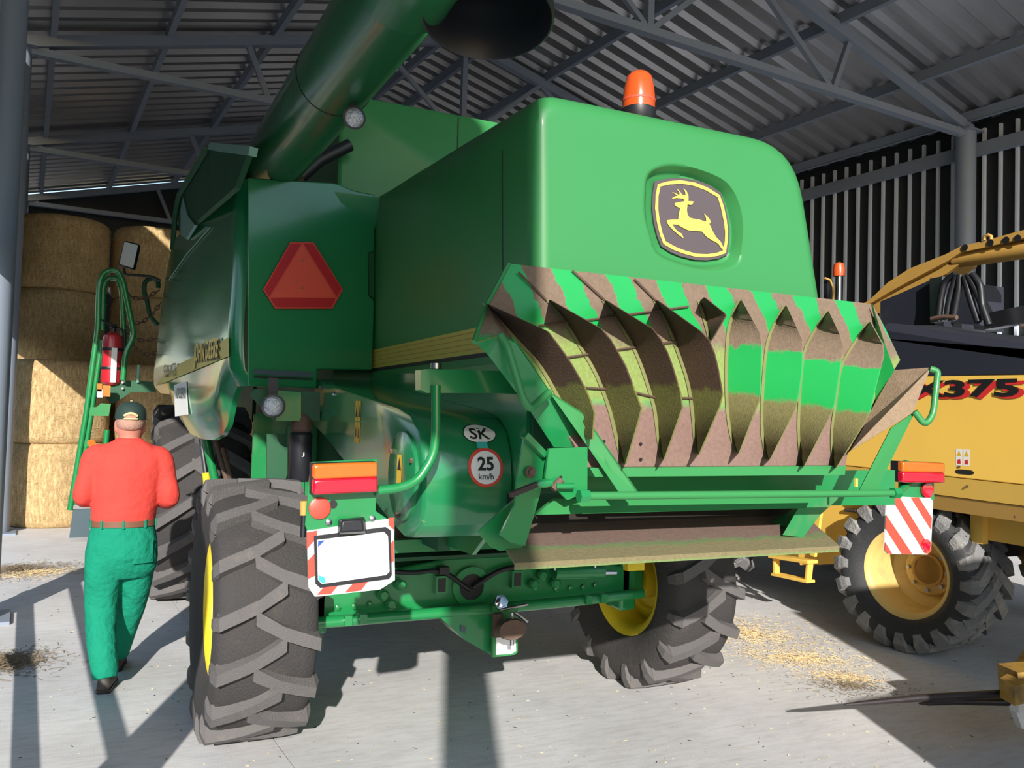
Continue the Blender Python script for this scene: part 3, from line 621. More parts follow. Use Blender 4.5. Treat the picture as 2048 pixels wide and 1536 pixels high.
lettering('9580i WTS', tuple(L2), stx, (0, 0, 1), ((Vector(l2[1])-L2).length, 0.10), M['ink'], side, bold=0.01, label='model lettering')
sk_ = [(0.298,6.545,1.890),(0.352,6.082,1.907),(0.364,5.978,1.685),(0.309,6.448,1.663)]
stk = prism('service_sticker', sk_, (0.004, 0, 0), M['white'], side, label='white service firm sticker')
l3 = [(0.307,6.435,1.792),(0.351,6.055,1.808)]; L3 = Vector(l3[0])
lettering('AGROSERVIS', tuple(L3), stx, (0, 0, 1), ((Vector(l3[1])-L3).length, 0.075), M['inkg'], side, bold=0.01)
tube('shield_crease', [(0.254,7.114,2.729),(0.335,6.416,2.823),(0.428,5.612,2.879)], 0.004, M['pale_green'], side, n=5)

# ---- machine body between the shields
body = mk('body_shell', *merge(geo_box((2.07, 6.7, 2.0), (1.9, 3.3, 1.5)), geo_box((2.07, 6.2, 1.2), (1.45, 2.6, 0.6))), M['green_dark'], comb)
prism('side_sheet', [(0.72, 5.45, 0.85), (1.25, 5.45, 0.85), (1.25, 5.45, 1.86), (0.72, 5.45, 1.70)], (0, 0.02, 0), G, comb)
prism('side_sheet', [(0.924,5.420,1.633),(1.028,5.420,1.635),(1.056,5.420,0.862),(0.954,5.420,0.851)], (0, 0.02, 0), G, comb)
prism('side_sheet', [(0.738,5.000,1.594),(0.855,5.000,1.595),(0.863,5.000,1.362),(0.759,5.000,1.040)], (0, 0.02, 0), GD, comb)
prism('frame_plate', [(0.624,4.720,1.846),(0.977,4.720,1.840),(0.983,4.720,1.680),(0.742,4.720,1.674),(0.600,4.720,1.812)], (0, 0.03, 0), GD, comb)
prism('lamp_plate', [(0.727,4.700,1.844),(0.868,4.700,1.835),(0.874,4.700,1.678),(0.739,4.700,1.675)], (0, 0.02, 0), G, comb)
c_ = [(0.704,4.580,1.756)][0]
w2 = work_lamp('field_lamp', c_, (-0.1, -1, -0.05), 0.055, comb, 'round work lamp under the rear door')
bar('lamp_bracket', (c_[0], c_[1]+0.04, c_[2]+0.15), (c_[0], c_[1]+0.04, c_[2]+0.02), 0.05, 0.012, M['black'], w2, up=(0, 1, 0))
fc = [(0.887,4.750,1.501)][0]
fl = lathe('oil_filter', [(0.055, -0.16), (0.062, -0.15), (0.062, 0.10), (0.05, 0.115)], fc, (0, 0, 1), M['black'], comb, label='black spin-on filter')
lathe('filter_head', [(0.045, 0.11), (0.06, 0.13), (0.055, 0.19), (0.03, 0.22)], fc, (0, 0, 1), M['rust'], fl, n=10)
lettering('J', (fc[0]-0.005, fc[1]-0.063, fc[2]-0.02), (1, 0, 0), (0, 0, 1), (0.014, 0.025), M['white'], fl)
for (pp, mt_, r_) in (([(0.525,6.900,1.488),(0.600,6.900,1.055)], 'steel', 0.02), ([(0.553,6.800,1.492),(0.657,6.800,1.064)], 'green', 0.032), ([(0.617,6.700,1.489),(0.741,6.700,1.073)], 'rust', 0.022), ([(0.659,6.600,1.438),(0.758,6.600,1.101)], 'rust', 0.018), ([(0.571,6.900,1.229),(0.596,6.900,1.074)], 'yellow', 0.03)):
    tube('drive_pipe', pp, r_, M[mt_], comb, n=8)
box2('amber_marker', [(0.715,5.000,1.323),(0.733,5.000,1.276)][0], tuple(Vector([(0.715,5.000,1.323),(0.733,5.000,1.276)][1])+Vector((0.0, 0.02, 0.0))), M['lensamber'], comb)

# ---- straw chopper drive guard (belt guard) on the left
def yz(pts): return pts
guard_prof = [(0.985,4.773,1.962),(0.985,4.271,1.929),(0.985,3.607,1.881),(0.985,3.184,1.831),(0.985,2.839,1.761)] 
prof = [(4.95, 1.925), (4.30, 1.86), (3.65, 1.80), (3.25, 1.765), (3.07, 1.735), (2.97, 1.68), (2.925, 1.60), (2.905, 1.50), (2.905, 1.41), (2.93, 1.33), (2.99, 1.28), (3.10, 1.265), (3.30, 1.30), (4.25, 1.52), (4.6, 1.60), (4.95, 1.66)]
rg = [[(x, y, z) for (y, z) in [(3.6+(a-3.6)*s, 1.55+(b-1.55)*s) for a, b in prof]] for x, s in ((0.985, 0.975), (0.99, 0.99), (1.0, 1.0), (1.34, 1.0))]
guard = loft('belt_guard', rg, GG, comb, smooth=32, label='tapered green belt guard')
gc = Vector((0.985, 3.13, 1.50))
lathe('guard_cover', [(0.175, 0), (0.175, 0.012), (0.168, 0.016), (0.01, 0.018)], gc, (-1, 0, 0), GG, guard, n=32)
for k in range(3):
    a = 0.6+2.1*k; lathe('guard_bolt', [(0.012, 0), (0.010, 0.010)], gc+Vector((-0.016, 0.155*math.cos(a), 0.155*math.sin(a))), (-1, 0, 0), M['rust'], guard, n=6)
for (y, z) in ((4.75, 1.87), (4.75, 1.72), (4.4, 1.83)): lathe('guard_bolt', [(0.012, 0), (0.008, 0.010)], (0.984, y, z), (-1, 0, 0), M['steel'], guard, n=6)
for k in range(2):
    for j in range(2):
        y = 3.93-0.052*k; z = 1.595+0.10*j
        mk('warning_label', [(0.9835, y, z), (0.9835, y-0.048, z), (0.9835, y-0.048, z+0.096), (0.9835, y, z+0.096)], [(0, 1, 2, 3)], M['warn'], guard)
        mk('warning_print', [(0.983, y-0.006, z+0.02), (0.983, y-0.042, z+0.02), (0.983, y-0.024, z+0.08)] if j else [(0.983, y-0.012, z+0.02), (0.983, y-0.036, z+0.03), (0.983, y-0.030, z+0.075), (0.983, y-0.014, z+0.06)], [(0, 1, 2)] if j else [(0, 1, 2, 3)], M['ink'], guard)
mk('warning_label', [(0.966, 3.17, 1.44), (0.966, 3.11, 1.44), (0.966, 3.11, 1.58), (0.966, 3.17, 1.58)], [(0, 1, 2, 3)], M['warn'], guard)
mk('warning_print', [(0.9655, 3.165, 1.52), (0.9655, 3.115, 1.52), (0.9655, 3.14, 1.57)], [(0, 1, 2)], M['ink'], guard)
# stickers on the round end: country oval and speed disc, bent round the guard end
def on_guard(x, z):
    for (y1, z1), (y2, z2) in zip(prof[4:11], prof[5:12]):
        if (z1 >= z >= z2): return y1+(y2-y1)*(z1-z)/(z1-z2)-0.004
    return prof[7][0]
def wrap(v, f, name, mt_, lift, lab=None):
    bm = bmesh.new(); me = bpy.data.meshes.new('t'); me.from_pydata([tuple(p) for p in v], [], f); bm.from_mesh(me)
    bmesh.ops.triangulate(bm, faces=bm.faces[:]); bmesh.ops.subdivide_edges(bm, edges=bm.edges[:], cuts=1)
    bm.verts.index_update()
    vv = [Vector((p.co.x, on_guard(p.co.x, p.co.z)-lift, p.co.z)) for p in bm.verts]; ff = [tuple(q.index for q in p.verts) for p in bm.faces]
    bm.free(); bpy.data.meshes.remove(me)
    return mk(name, vv, ff, mt_, guard, label=lab)
def disc_geo(cx, cz, rx, rz, n=28): 
    v = [(cx, 0, cz)]+[(cx+rx*math.cos(2*math.pi*k/n), 0, cz+rz*math.sin(2*math.pi*k/n)) for k in range(n)]
    return v, [(0, 1+k, 1+(k+1) % n) for k in range(n)]
SKC = [(1.224,2.930,1.671)][0]; S25 = [(1.232,2.910,1.546)][0]
def oval(c, rx, rz, name, mt_, lift, lab=None): wrap(*disc_geo(c[0], c[2], rx, rz), name, mt_, lift, lab)
oval(SKC, 0.068, 0.036, 'country_sticker', M['ink'], 0.0015, 'white oval country sticker reading SK'); oval(SKC, 0.065, 0.033, 'country_sticker', M['white'], 0.0025)
wrap(*text_geo('SK', 1, (SKC[0]-0.042, 0, SKC[2]-0.02), (1, 0, 0), (0, 0, 1), fit=(0.084, 0.041), bold=0.02), 'lettering', M['ink'], 0.004)
wrap([(SKC[0]-0.02, 0, SKC[2]-0.053), (SKC[0]+0.024, 0, SKC[2]-0.053), (SKC[0]+0.024, 0, SKC[2]-0.03), (SKC[0]-0.02, 0, SKC[2]-0.03)], [(0, 1, 2, 3)], 'flag_sticker', M['teal'], 0.0035)
oval(S25, 0.072, 0.074, 'speed_disc', M['hazred'], 0.0015, 'round speed limit sticker reading 25 km/h'); oval(S25, 0.060, 0.062, 'speed_disc', M['white'], 0.0028)
wrap(*text_geo('25', 1, (S25[0]-0.033, 0, S25[2]-0.012), (1, 0, 0), (0, 0, 1), fit=(0.066, 0.052), bold=0.03), 'lettering', M['ink'], 0.0042)
wrap(*text_geo('km/h', 1, (S25[0]-0.03, 0, S25[2]-0.044), (1, 0, 0), (0, 0, 1), fit=(0.06, 0.022), bold=0.01), 'lettering', M['ink'], 0.0042)
lathe('guard_bolt', [(0.010, 0), (0.008, 0.006)], (1.0, 2.93, 1.35), (0, -1, 0), M['green_dusty'], guard, n=6)

# ---- chopper body and tailboard
chop = mk('chopper_housing', *merge(geo_prism([(1.36, 3.6, 1.25), (1.36, 2.92, 1.30), (1.36, 2.76, 1.46), (1.36, 2.78, 1.85), (1.36, 3.6, 1.85)], (1.36, 0, 0))), GD, comb)

# dust / paint patterns of the tailboard: stains with their own shapes, fixed to the sheet metal; left fins also carry painted shade
def stained(name, layers, base, rough=0.55, bump=0.2):
    """layers: (z low, z high, slope in x, softness, noise scale, noise amount, colour): bands of dust on sheet metal"""
    m = bpy.data.materials.new(name); nt, b = nodes_of(m); N, L = nt.nodes, nt.links
    g = N.new('ShaderNodeNewGeometry'); sp = N.new('ShaderNodeSeparateXYZ'); L.new(g.outputs['Position'], sp.inputs[0])
    nz = N.new('ShaderNodeTexNoise'); nz.inputs['Scale'].default_value = 2.5; nz.inputs['Detail'].default_value = 3; L.new(g.outputs['Position'], nz.inputs['Vector'])
    b0 = N.new('ShaderNodeMix'); b0.data_type = 'RGBA'; b0.inputs[6].default_value = tuple(c*0.9 for c in base)+(1,); b0.inputs[7].default_value = tuple(c*1.1 for c in base)+(1,); L.new(nz.outputs['Fac'], b0.inputs[0]); col = b0.outputs[2]
    def math_(op, a, c=None):
        n = N.new('ShaderNodeMath'); n.operation = op
        for i, q in enumerate((a, c)):
            if q is None: continue
            if isinstance(q, (int, float)): n.inputs[i].default_value = q
            else: L.new(q, n.inputs[i])
        return n.outputs[0]
    rg = None
    for (z0, z1, sl, soft, ns, na, c, per) in layers:
        no = N.new('ShaderNodeTexNoise'); no.inputs['Scale'].default_value = ns; no.inputs['Detail'].default_value = 7; no.inputs['Roughness'].default_value = 0.65; L.new(g.outputs['Position'], no.inputs['Vector'])
        w = math_('MULTIPLY', math_('SUBTRACT', no.outputs['Fac'], 0.5), na)
        zz = math_('ADD', math_('ADD', sp.outputs['Z'], math_('MULTIPLY', sp.outputs['X'], sl)), w)
        if per:   # repeating diagonal smears: period per[0] along x, duty per[1], slant per[2]
            ph = math_('FRACT', math_('DIVIDE', math_('ADD', math_('ADD', sp.outputs['X'], math_('MULTIPLY', sp.outputs['Z'], per[2])), math_('MULTIPLY', w, 0.6)), per[0]))
            a1 = math_('SMOOTHSTEP', ph) if False else None
            mr = N.new('ShaderNodeMapRange'); mr.inputs[1].default_value = per[1]+0.03; mr.inputs[2].default_value = per[1]; L.new(ph, mr.inputs[0]); pf = mr.outputs[0]
        m1 = N.new('ShaderNodeMapRange'); m1.inputs[1].default_value = z0-soft; m1.inputs[2].default_value = z0+soft; L.new(zz, m1.inputs[0])
        m2 = N.new('ShaderNodeMapRange'); m2.inputs[1].default_value = z1+soft; m2.inputs[2].default_value = z1-soft; L.new(zz, m2.inputs[0])
        fac = math_('MULTIPLY', m1.outputs[0], m2.outputs[0])
        if per: fac = math_('MULTIPLY', fac, pf)
        mx = N.new('ShaderNodeMix'); mx.data_type = 'RGBA'; L.new(fac, mx.inputs[0]); L.new(col, mx.inputs[6])
        nf = N.new('ShaderNodeTexNoise'); nf.inputs['Scale'].default_value = 70; nf.inputs['Detail'].default_value = 5; L.new(g.outputs['Position'], nf.inputs['Vector'])
        cc = N.new('ShaderNodeMix'); cc.data_type = 'RGBA'; cc.inputs[6].default_value = tuple(q*0.72 for q in c)+(1,); cc.inputs[7].default_value = tuple(min(1, q*1.3) for q in c)+(1,); L.new(nf.outputs['Fac'], cc.inputs[0])
        L.new(cc.outputs[2], mx.inputs[7]); col = mx.outputs[2]
        rg = fac if rg is None else math_('MAXIMUM', rg, fac)
    L.new(col, b.inputs['Base Color'])
    rr = N.new('ShaderNodeMapRange'); rr.inputs[3].default_value = 0.32; rr.inputs[4].default_value = 0.9; L.new(rg, rr.inputs[0]); L.new(rr.outputs[0], b.inputs['Roughness'])
    nb = N.new('ShaderNodeTexNoise'); nb.inputs['Scale'].default_value = 160; L.new(g.outputs['Position'], nb.inputs['Vector'])
    bp = N.new('ShaderNodeBump'); bp.inputs['Distance'].default_value = 0.004; L.new(nb.outputs['Fac'], bp.inputs['Height']); L.new(math_('MULTIPLY', rg, 0.6), bp.inputs['Strength']); L.new(bp.outputs[0], b.inputs['Normal'])
    return m
GRN = (0.016, 0.32, 0.075); OLIVE = (0.20, 0.27, 0.075); PINK = (0.20, 0.125, 0.105); BRN = (0.175, 0.125, 0.088); KHAKI = (0.16, 0.14, 0.05)
M['board'] = stained('spreader_board_sheet', [(-1, 1.80, 0, 0.015, 9, 0.10, PINK, None), (1.80, 2.06, 0, 0.02, 6, 0.14, OLIVE, None), (2.02, 2.5, 0, 0.02, 8, 0.16, BRN, (0.225, 0.52, 0.45))], GRN)
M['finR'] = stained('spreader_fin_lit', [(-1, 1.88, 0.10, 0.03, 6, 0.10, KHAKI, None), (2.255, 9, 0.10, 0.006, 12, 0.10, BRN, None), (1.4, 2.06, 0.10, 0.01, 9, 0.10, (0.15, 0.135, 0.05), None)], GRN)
M['finL'] = stained('spreader_fin_dust_and_shade', [(-1, 1.86, 0.0, 0.01, 6, 0.12, (0.115, 0.11, 0.026), None), (1.86, 9, 0.0, 0.012, 12, 0.10, (0.060, 0.030, 0.018), None)], (0.05, 0.032, 0.018))  # left fins: dust bands darkened, the fins' shade is put into the colour
M['flange'] = mat('dusty_flange', (0.19, 0.20, 0.075), 0.8, var=0.3, scale=8)
M['wing'] = stained('spreader_wing_sheet', [(-1, 9, 0, 0.02, 5, 0.15, (0.24, 0.17, 0.11), None)], GRN)
M['wingL'] = stained('spreader_left_wing_sheet', [(2.0, 2.20, 0, 0.01, 8, 0.12, (0.17, 0.125, 0.085), None)], GRN)
M['lip'] = stained('dusty_lip', [(-1, 1.60, 0, 0.01, 10, 0.05, (0.19, 0.17, 0.08), None)], GRN)
M['lowboard'] = stained('lower_board_sheet', [(1.288, 9, 0, 0.006, 8, 0.03, (0.17, 0.11, 0.09), None), (-1, 1.288, 0, 0.006, 8, 0.03, (0.19, 0.16, 0.08), None), (-1, 1.245, 0, 0.002, 20, 0.02, (0.16, 0.22, 0.08), None)], GRN)

tb = prism('tailboard', [(1.184,2.641,2.272),(1.952,2.641,2.272),(2.917,2.641,2.271),(2.979,2.622,2.161),(3.041,2.600,2.032),(2.930,2.581,1.919),(2.691,2.541,1.683),(2.645,2.521,1.566),(1.459,2.520,1.561),(1.370,2.544,1.700),(1.212,2.590,1.969),(1.097,2.616,2.125)], (0, 0.02, 0), M['board'], comb, label='fan shaped straw spreader board caked with dust')
# sheet seams on the board
for q in ([(1.285,2.595,2.059),(1.507,2.602,2.098),(1.730,2.609,2.141),(1.928,2.616,2.179)], [(1.358,2.576,1.947),(1.588,2.583,1.991),(1.806,2.590,2.031),(1.935,2.593,2.048)], [(1.454,2.559,1.850),(1.631,2.559,1.845),(1.740,2.555,1.826),(1.912,2.556,1.828)],
          [(1.215,2.626,2.242),(1.319,2.611,2.153)], [(1.430,2.631,2.271),(1.557,2.614,2.173)], [(1.693,2.630,2.264),(1.782,2.617,2.190)]):
    tube('seam', q, 0.004, M['rust'], tb, n=5)
for p in [(1.519,2.533,1.663),(1.670,2.531,1.656),(1.666,2.522,1.601)]: lathe('bolt_hole', [(0.006, 0), (0.006, 0.003)], p, (0, -1, 0), M['ink'], tb, n=8)
def fin(base, free, mt_):
    """curved guide vane standing off the board: base edge on the board, free edge nearer the viewer"""
    n = 14
    def res(P):
        P = cr(P, 8, closed=False); d = [0]
        for a, b in zip(P, P[1:]): d.append(d[-1]+(b-a).length)
        out = []
        for k in range(n+1):
            t = d[-1]*k/n; i = max(j for j in range(len(d)) if d[j] <= t+1e-9); i = min(i, len(P)-2)
            out.append(P[i].lerp(P[i+1], (t-d[i])/max(1e-9, d[i+1]-d[i])))
        return out
    def lin(P):
        P = [Vector(p) for p in P]; d = [0]
        for a, b in zip(P, P[1:]): d.append(d[-1]+(b-a).length)
        out = []
        for k in range(n+1):
            t = d[-1]*k/n; i = min(max(j for j in range(len(d)) if d[j] <= t+1e-9), len(P)-2)
            out.append(P[i].lerp(P[i+1], (t-d[i])/max(1e-9, d[i+1]-d[i])))
        return out
    a, b = res(base), lin(free)
    v = a+b; v2 = [p+Vector((0.006, 0.0, 0.0)) for p in v]; m_ = n+1; f = []
    for k in range(n):
        q = (k, k+1, m_+k+1, m_+k); f += [q, tuple(2*m_+i for i in reversed(q))]
    loop = list(range(m_))+[m_+k for k in range(n, -1, -1)]
    for p, q in zip(loop, loop[1:]+loop[:1]): f.append((p, q, 2*m_+q, 2*m_+p))
    o = mk('guide_fin', v+v2, f, mt_, tb, smooth=25)
    fl_ = [p+Vector((-0.018, -0.004, 0)) for p in a]
    mk('fin_flange', a+fl_, [(k, k+1, m_+k+1, m_+k) for k in range(n)], M['flange'], tb)
    return o
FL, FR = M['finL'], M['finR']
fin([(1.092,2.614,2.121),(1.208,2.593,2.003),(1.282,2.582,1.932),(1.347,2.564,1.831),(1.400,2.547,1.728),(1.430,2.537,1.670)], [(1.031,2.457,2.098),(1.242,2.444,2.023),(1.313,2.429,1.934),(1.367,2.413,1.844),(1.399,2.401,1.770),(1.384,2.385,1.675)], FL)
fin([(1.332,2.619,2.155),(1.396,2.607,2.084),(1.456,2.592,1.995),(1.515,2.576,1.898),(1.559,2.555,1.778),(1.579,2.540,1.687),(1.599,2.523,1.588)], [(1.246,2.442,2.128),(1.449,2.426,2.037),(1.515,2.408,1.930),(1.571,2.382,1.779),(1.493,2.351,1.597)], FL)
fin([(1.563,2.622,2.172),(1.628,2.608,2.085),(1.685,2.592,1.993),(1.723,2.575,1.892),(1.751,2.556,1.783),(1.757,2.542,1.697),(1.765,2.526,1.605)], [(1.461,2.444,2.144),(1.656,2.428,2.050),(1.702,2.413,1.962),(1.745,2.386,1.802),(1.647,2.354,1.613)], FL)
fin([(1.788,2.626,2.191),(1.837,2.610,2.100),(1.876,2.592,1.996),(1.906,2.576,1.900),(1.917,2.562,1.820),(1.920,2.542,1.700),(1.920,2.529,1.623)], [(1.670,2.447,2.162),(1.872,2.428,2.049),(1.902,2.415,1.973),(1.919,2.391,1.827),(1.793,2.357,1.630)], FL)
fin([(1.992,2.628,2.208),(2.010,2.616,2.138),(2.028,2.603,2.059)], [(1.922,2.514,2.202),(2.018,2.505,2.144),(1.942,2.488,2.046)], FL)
fin([(2.189,2.631,2.225),(2.131,2.614,2.121),(2.106,2.596,2.018),(2.091,2.577,1.908),(2.083,2.558,1.793),(2.088,2.543,1.703),(2.106,2.530,1.627)], [(2.095,2.510,2.204),(2.172,2.487,2.073),(2.135,2.447,1.835),(2.012,2.412,1.632)], FR)
fin([(2.420,2.631,2.222),(2.327,2.609,2.091),(2.291,2.591,1.985),(2.266,2.572,1.874),(2.247,2.553,1.764),(2.242,2.539,1.681),(2.253,2.526,1.603)], [(2.315,2.509,2.199),(2.374,2.487,2.073),(2.354,2.466,1.950),(2.308,2.442,1.808),(2.153,2.409,1.609)], FR)
fin([(2.649,2.630,2.218),(2.514,2.603,2.059),(2.477,2.586,1.960),(2.448,2.565,1.837),(2.425,2.543,1.709),(2.421,2.521,1.579)], [(2.532,2.508,2.195),(2.592,2.488,2.074),(2.538,2.462,1.925),(2.495,2.442,1.805),(2.313,2.404,1.584)], FR)
fin([(2.882,2.625,2.189),(2.735,2.599,2.036),(2.689,2.588,1.970),(2.645,2.566,1.844),(2.601,2.544,1.712),(2.586,2.520,1.573)], [(2.756,2.504,2.168),(2.818,2.485,2.061),(2.717,2.452,1.863),(2.680,2.438,1.785),(2.473,2.403,1.578)], FR)
# bottom lip, wings, struts, handles
prism('board_lip', [(1.428,2.468,1.575),(2.595,2.469,1.582),(2.584,2.463,1.547),(1.446,2.463,1.545)], (0, 0.05, 0), M['green_light'], tb)
rw = [(2.892,2.500,1.978),(2.934,2.360,1.985),(2.832,2.360,1.799),(2.585,2.440,1.642),(2.722,2.580,1.630),(2.847,2.585,1.780)]
prism('board_wing', rw, (0.006, 0.012, -0.004), M['wing'], tb, label='dusty right wing plate')
prism('board_wing', [(2.883,2.610,2.265),(2.916,2.620,2.199),(2.847,2.585,1.780),(2.892,2.500,1.978),(2.904,2.560,2.087)], (0.004, 0.012, 0), M['lip'], tb)
lw = [(1.098,2.615,2.125),(0.987,2.450,1.974),(1.076,2.450,2.000),(1.130,2.450,1.978),(1.299,2.520,1.823),(1.232,2.550,1.934)]
prism('board_wing', lw, (0, 0.012, 0), M['wingL'], tb, label='left wing plate')
prism('wing_flange', [(0.989,2.450,1.971),(1.076,2.450,1.998),(1.129,2.450,1.981),(1.289,2.500,1.821),(1.460,2.550,1.644),(1.337,2.560,1.639),(1.220,2.520,1.765),(1.049,2.480,1.936)], (0.012, 0.015, 0), G, tb)
tube('wing_edge', [(1.181,2.635,2.271),(1.097,2.615,2.124),(0.985,2.450,1.974)], 0.008, M['green_light'], tb, n=6)
prism('brace_strut', [(1.274,2.470,1.818),(1.388,2.460,1.756),(1.574,2.400,1.494),(1.505,2.400,1.495),(1.412,2.460,1.648)], (0.012, 0.012, 0.004), M['green_light'], tb)
prism('brace_strut', [(2.592,2.400,1.488),(2.683,2.400,1.486),(2.858,2.370,1.804),(2.738,2.380,1.737)], (0.01, 0.012, 0), M['green_light'], tb)
tube('wing_handle', [(1.071,2.440,1.999),(1.086,2.420,1.968),(1.129,2.380,1.795),(1.154,2.380,1.766),(1.251,2.440,1.824)], 0.013, M['green_light'], tb, rnd=0.03, n=10)
tube('wing_handle', [(2.929,2.360,1.979),(2.950,2.340,1.971),(2.911,2.330,1.793),(2.879,2.340,1.751),(2.843,2.360,1.805)], 0.013, M['green_light'], tb, rnd=0.03, n=10)
# cross tube and pivots
ct = tube('cross_tube', [(1.343,2.380,1.491),(2.783,2.380,1.481)], 0.0135, M['green_light'], comb, n=12)
for p in [(1.358,2.380,1.490),(2.770,2.380,1.481)]: lathe('tube_nut', [(0.022, -0.02), (0.022, 0.015)], p, (1, 0, 0.0), G, ct, n=6)
box('lug_plate', [(2.555,2.380,1.524)][0], (0.010, 0.008, 0.032), M['harv'], tb)
# chopper rear: recessed channel, lip and lower board
prism('chopper_back', [(1.543,2.720,1.540),(3.157,2.720,1.546),(3.160,2.720,1.389),(1.546,2.720,1.411)], (0, 0.02, 0), G, comb)
prism('chopper_lip', [(1.27, 2.50, 1.415), (2.76, 2.50, 1.415), (2.76, 2.54, 1.385), (2.76, 2.74, 1.44), (1.36, 2.74, 1.44), (1.27, 2.54, 1.385)], (0, 0.0, -0.012), M['green_light'], comb) if False else \
    prism('chopper_lip', [(1.346,2.560,1.462),(2.512,2.560,1.459),(2.440,2.520,1.413),(1.252,2.520,1.415)], (0, 0.02, 0), M['green_light'], comb)
mk('straw_slot', *geo_box((2.02, 2.87, 1.38), (1.40, 0.06, 0.14)), M['dark'], comb)
prism('lower_board', [(1.24, 2.84, 1.34), (2.74, 2.84, 1.34), (2.60, 2.50, 1.262), (1.175, 2.50, 1.262)], (0, 0.002, -0.012), M['lowboard'], comb, label='dusty lower deflector board')
prism('lower_board_lip', [(1.175, 2.50, 1.262), (2.60, 2.50, 1.262), (2.60, 2.503, 1.238), (1.175, 2.503, 1.238)], (0, 0.008, 0), M['lowboard'], comb)
prism('end_plate', [(2.524,2.600,1.465),(2.729,2.600,1.462),(2.593,2.600,1.372),(2.504,2.600,1.284),(2.397,2.600,1.298)], (0.012, 0.012, 0), M['green_dusty'], comb)
prism('end_plate', [(2.523,2.620,1.280),(2.571,2.620,1.432),(2.493,2.780,1.321),(2.507,2.780,1.279)], (0.0, 0.01, 0), M['green_dusty'], comb)
# left side plates with bolts, latch and lever
pl = prism('pivot_plate', [(1.267,2.460,1.640),(1.412,2.460,1.646),(1.416,2.460,1.493),(1.341,2.460,1.469),(1.274,2.460,1.528),(1.255,2.460,1.544)], (0, 0.012, 0), G, comb)
prism('pivot_plate', [(1.203,2.520,1.668),(1.293,2.520,1.598),(1.268,2.520,1.481),(1.218,2.520,1.313),(1.166,2.520,1.326),(1.126,2.520,1.352),(1.177,2.520,1.449),(1.183,2.520,1.548)], (0, 0.012, 0), G, comb)
prism('pivot_plate', [(1.087,2.620,1.348),(1.251,2.620,1.480),(1.281,2.620,1.436),(1.257,2.620,1.291),(1.172,2.620,1.282),(1.144,2.620,1.295)], (0, 0.012, 0), G, comb)
bar('latch_arm', [(1.195,2.500,1.682)][0], [(1.269,2.500,1.616)][0], 0.02, 0.035, G, comb, up=(0, 1, 0))
bar('lever', [(1.112,2.420,1.493)][0], [(1.208,2.420,1.527)][0], 0.016, 0.022, M['darkbrown'], comb, up=(0, 1, 0))
lathe('lever_pin', [(0.012, -0.01), (0.016, 0.02), (0.012, 0.045)], [(1.213,2.420,1.527)][0], (1, 0, 0.1), G, comb, n=10)
lathe('pivot_bolt', [(0.020, 0), (0.020, 0.006), (0.012, 0.007), (0.012, 0.02)], [(1.224,2.510,1.559)][0], (0, -1, 0), M['rust'], comb, n=8)
tube('lock_knob', [(1.273,2.440,1.508),(1.304,2.440,1.538)], 0.014, M['rust'], comb, n=8)
tube('lock_pin', [(1.280,2.430,1.519),(1.347,2.430,1.518)], 0.010, G, comb, n=8)
bar('slot', [(1.311,2.455,1.550)][0], [(1.312,2.455,1.528)][0], 0.006, 0.006, M['ink'], comb, up=(0, 1, 0))

# ---- left lamp arm with lamp board and number plate
LY = 2.80
ua = mk('lamp_arm', *merge(geo_prism([(0.949,2.800,1.899),(1.232,2.800,1.906),(1.350,2.800,1.896),(1.352,2.800,1.822),(1.254,2.800,1.826),(0.952,2.800,1.815)], (0, 0.06, 0)), geo_prism([(0.927,2.800,1.895),(0.949,2.800,1.899),(0.952,2.800,1.815),(0.930,2.800,1.825)], (0, 0.06, 0))), G, comb)
tube('lamp_tube', [(0.983,2.790,1.844),(0.989,2.790,1.668),(0.980,2.790,1.589),(0.926,2.790,1.508),(0.864,2.790,1.484),(0.776,2.790,1.475)], 0.0165, G, ua, rnd=0.05, n=14)
lathe('arm_pin', [(0.02, 0), (0.02, 0.02)], [(0.995,2.830,1.903)][0], (0, 0, 1), M['steel'], ua, n=12)
def tail_lamp(p, parent, depth=0.07):
    """p: four corners (tl, tr, br, bl) of the rear face; amber over red"""
    tl, tr_, br, bl = [Vector(q) for q in p]; d = Vector((0, depth, 0))
    ml, mr_ = tl.lerp(bl, 0.50), tr_.lerp(br, 0.50)
    b = prism('tail_lamp', [tl+d*0.4, tr_+d*0.4, br+d*0.4, bl+d*0.4], d*0.6, M['black'], parent)
    prism('amber_lens', [tl, tr_, mr_, ml], d*0.5, M['lensamber'], b, bevel=0.008); prism('red_lens', [ml, mr_, br, bl], d*0.5, M['lensred'], b, bevel=0.008)
    return b
br = prism('lamp_board', [(0.558,2.800,1.572),(0.783,2.800,1.583),(0.784,2.800,1.406),(0.853,2.800,1.360),(0.856,2.800,1.168),(0.808,2.800,1.140),(0.588,2.800,1.129),(0.564,2.800,1.160),(0.553,2.800,1.348),(0.546,2.800,1.365)], (0, 0.010, 0), G, comb, bevel=0.002)
tail_lamp([(0.553,2.730,1.570),(0.766,2.730,1.577),(0.771,2.730,1.477),(0.556,2.730,1.470)], br)
lathe('round_reflector', [(0.036, 0), (0.036, 0.008), (0.03, 0.011)], [(0.591,2.798,1.420)][0], (0, -1, 0), M['hazred'], br, n=24)
lathe('board_hole', [(0.014, 0), (0.014, 0.002)], [(0.636,2.798,1.432)][0], (0, -1, 0), M['ink'], br, n=12)
for p in [(0.623,2.798,1.373),(0.771,2.798,1.381)]: lathe('board_bolt', [(0.011, 0), (0.011, 0.006), (0.006, 0.009)], p, (0, -1, 0), M['steel'], br, n=10)
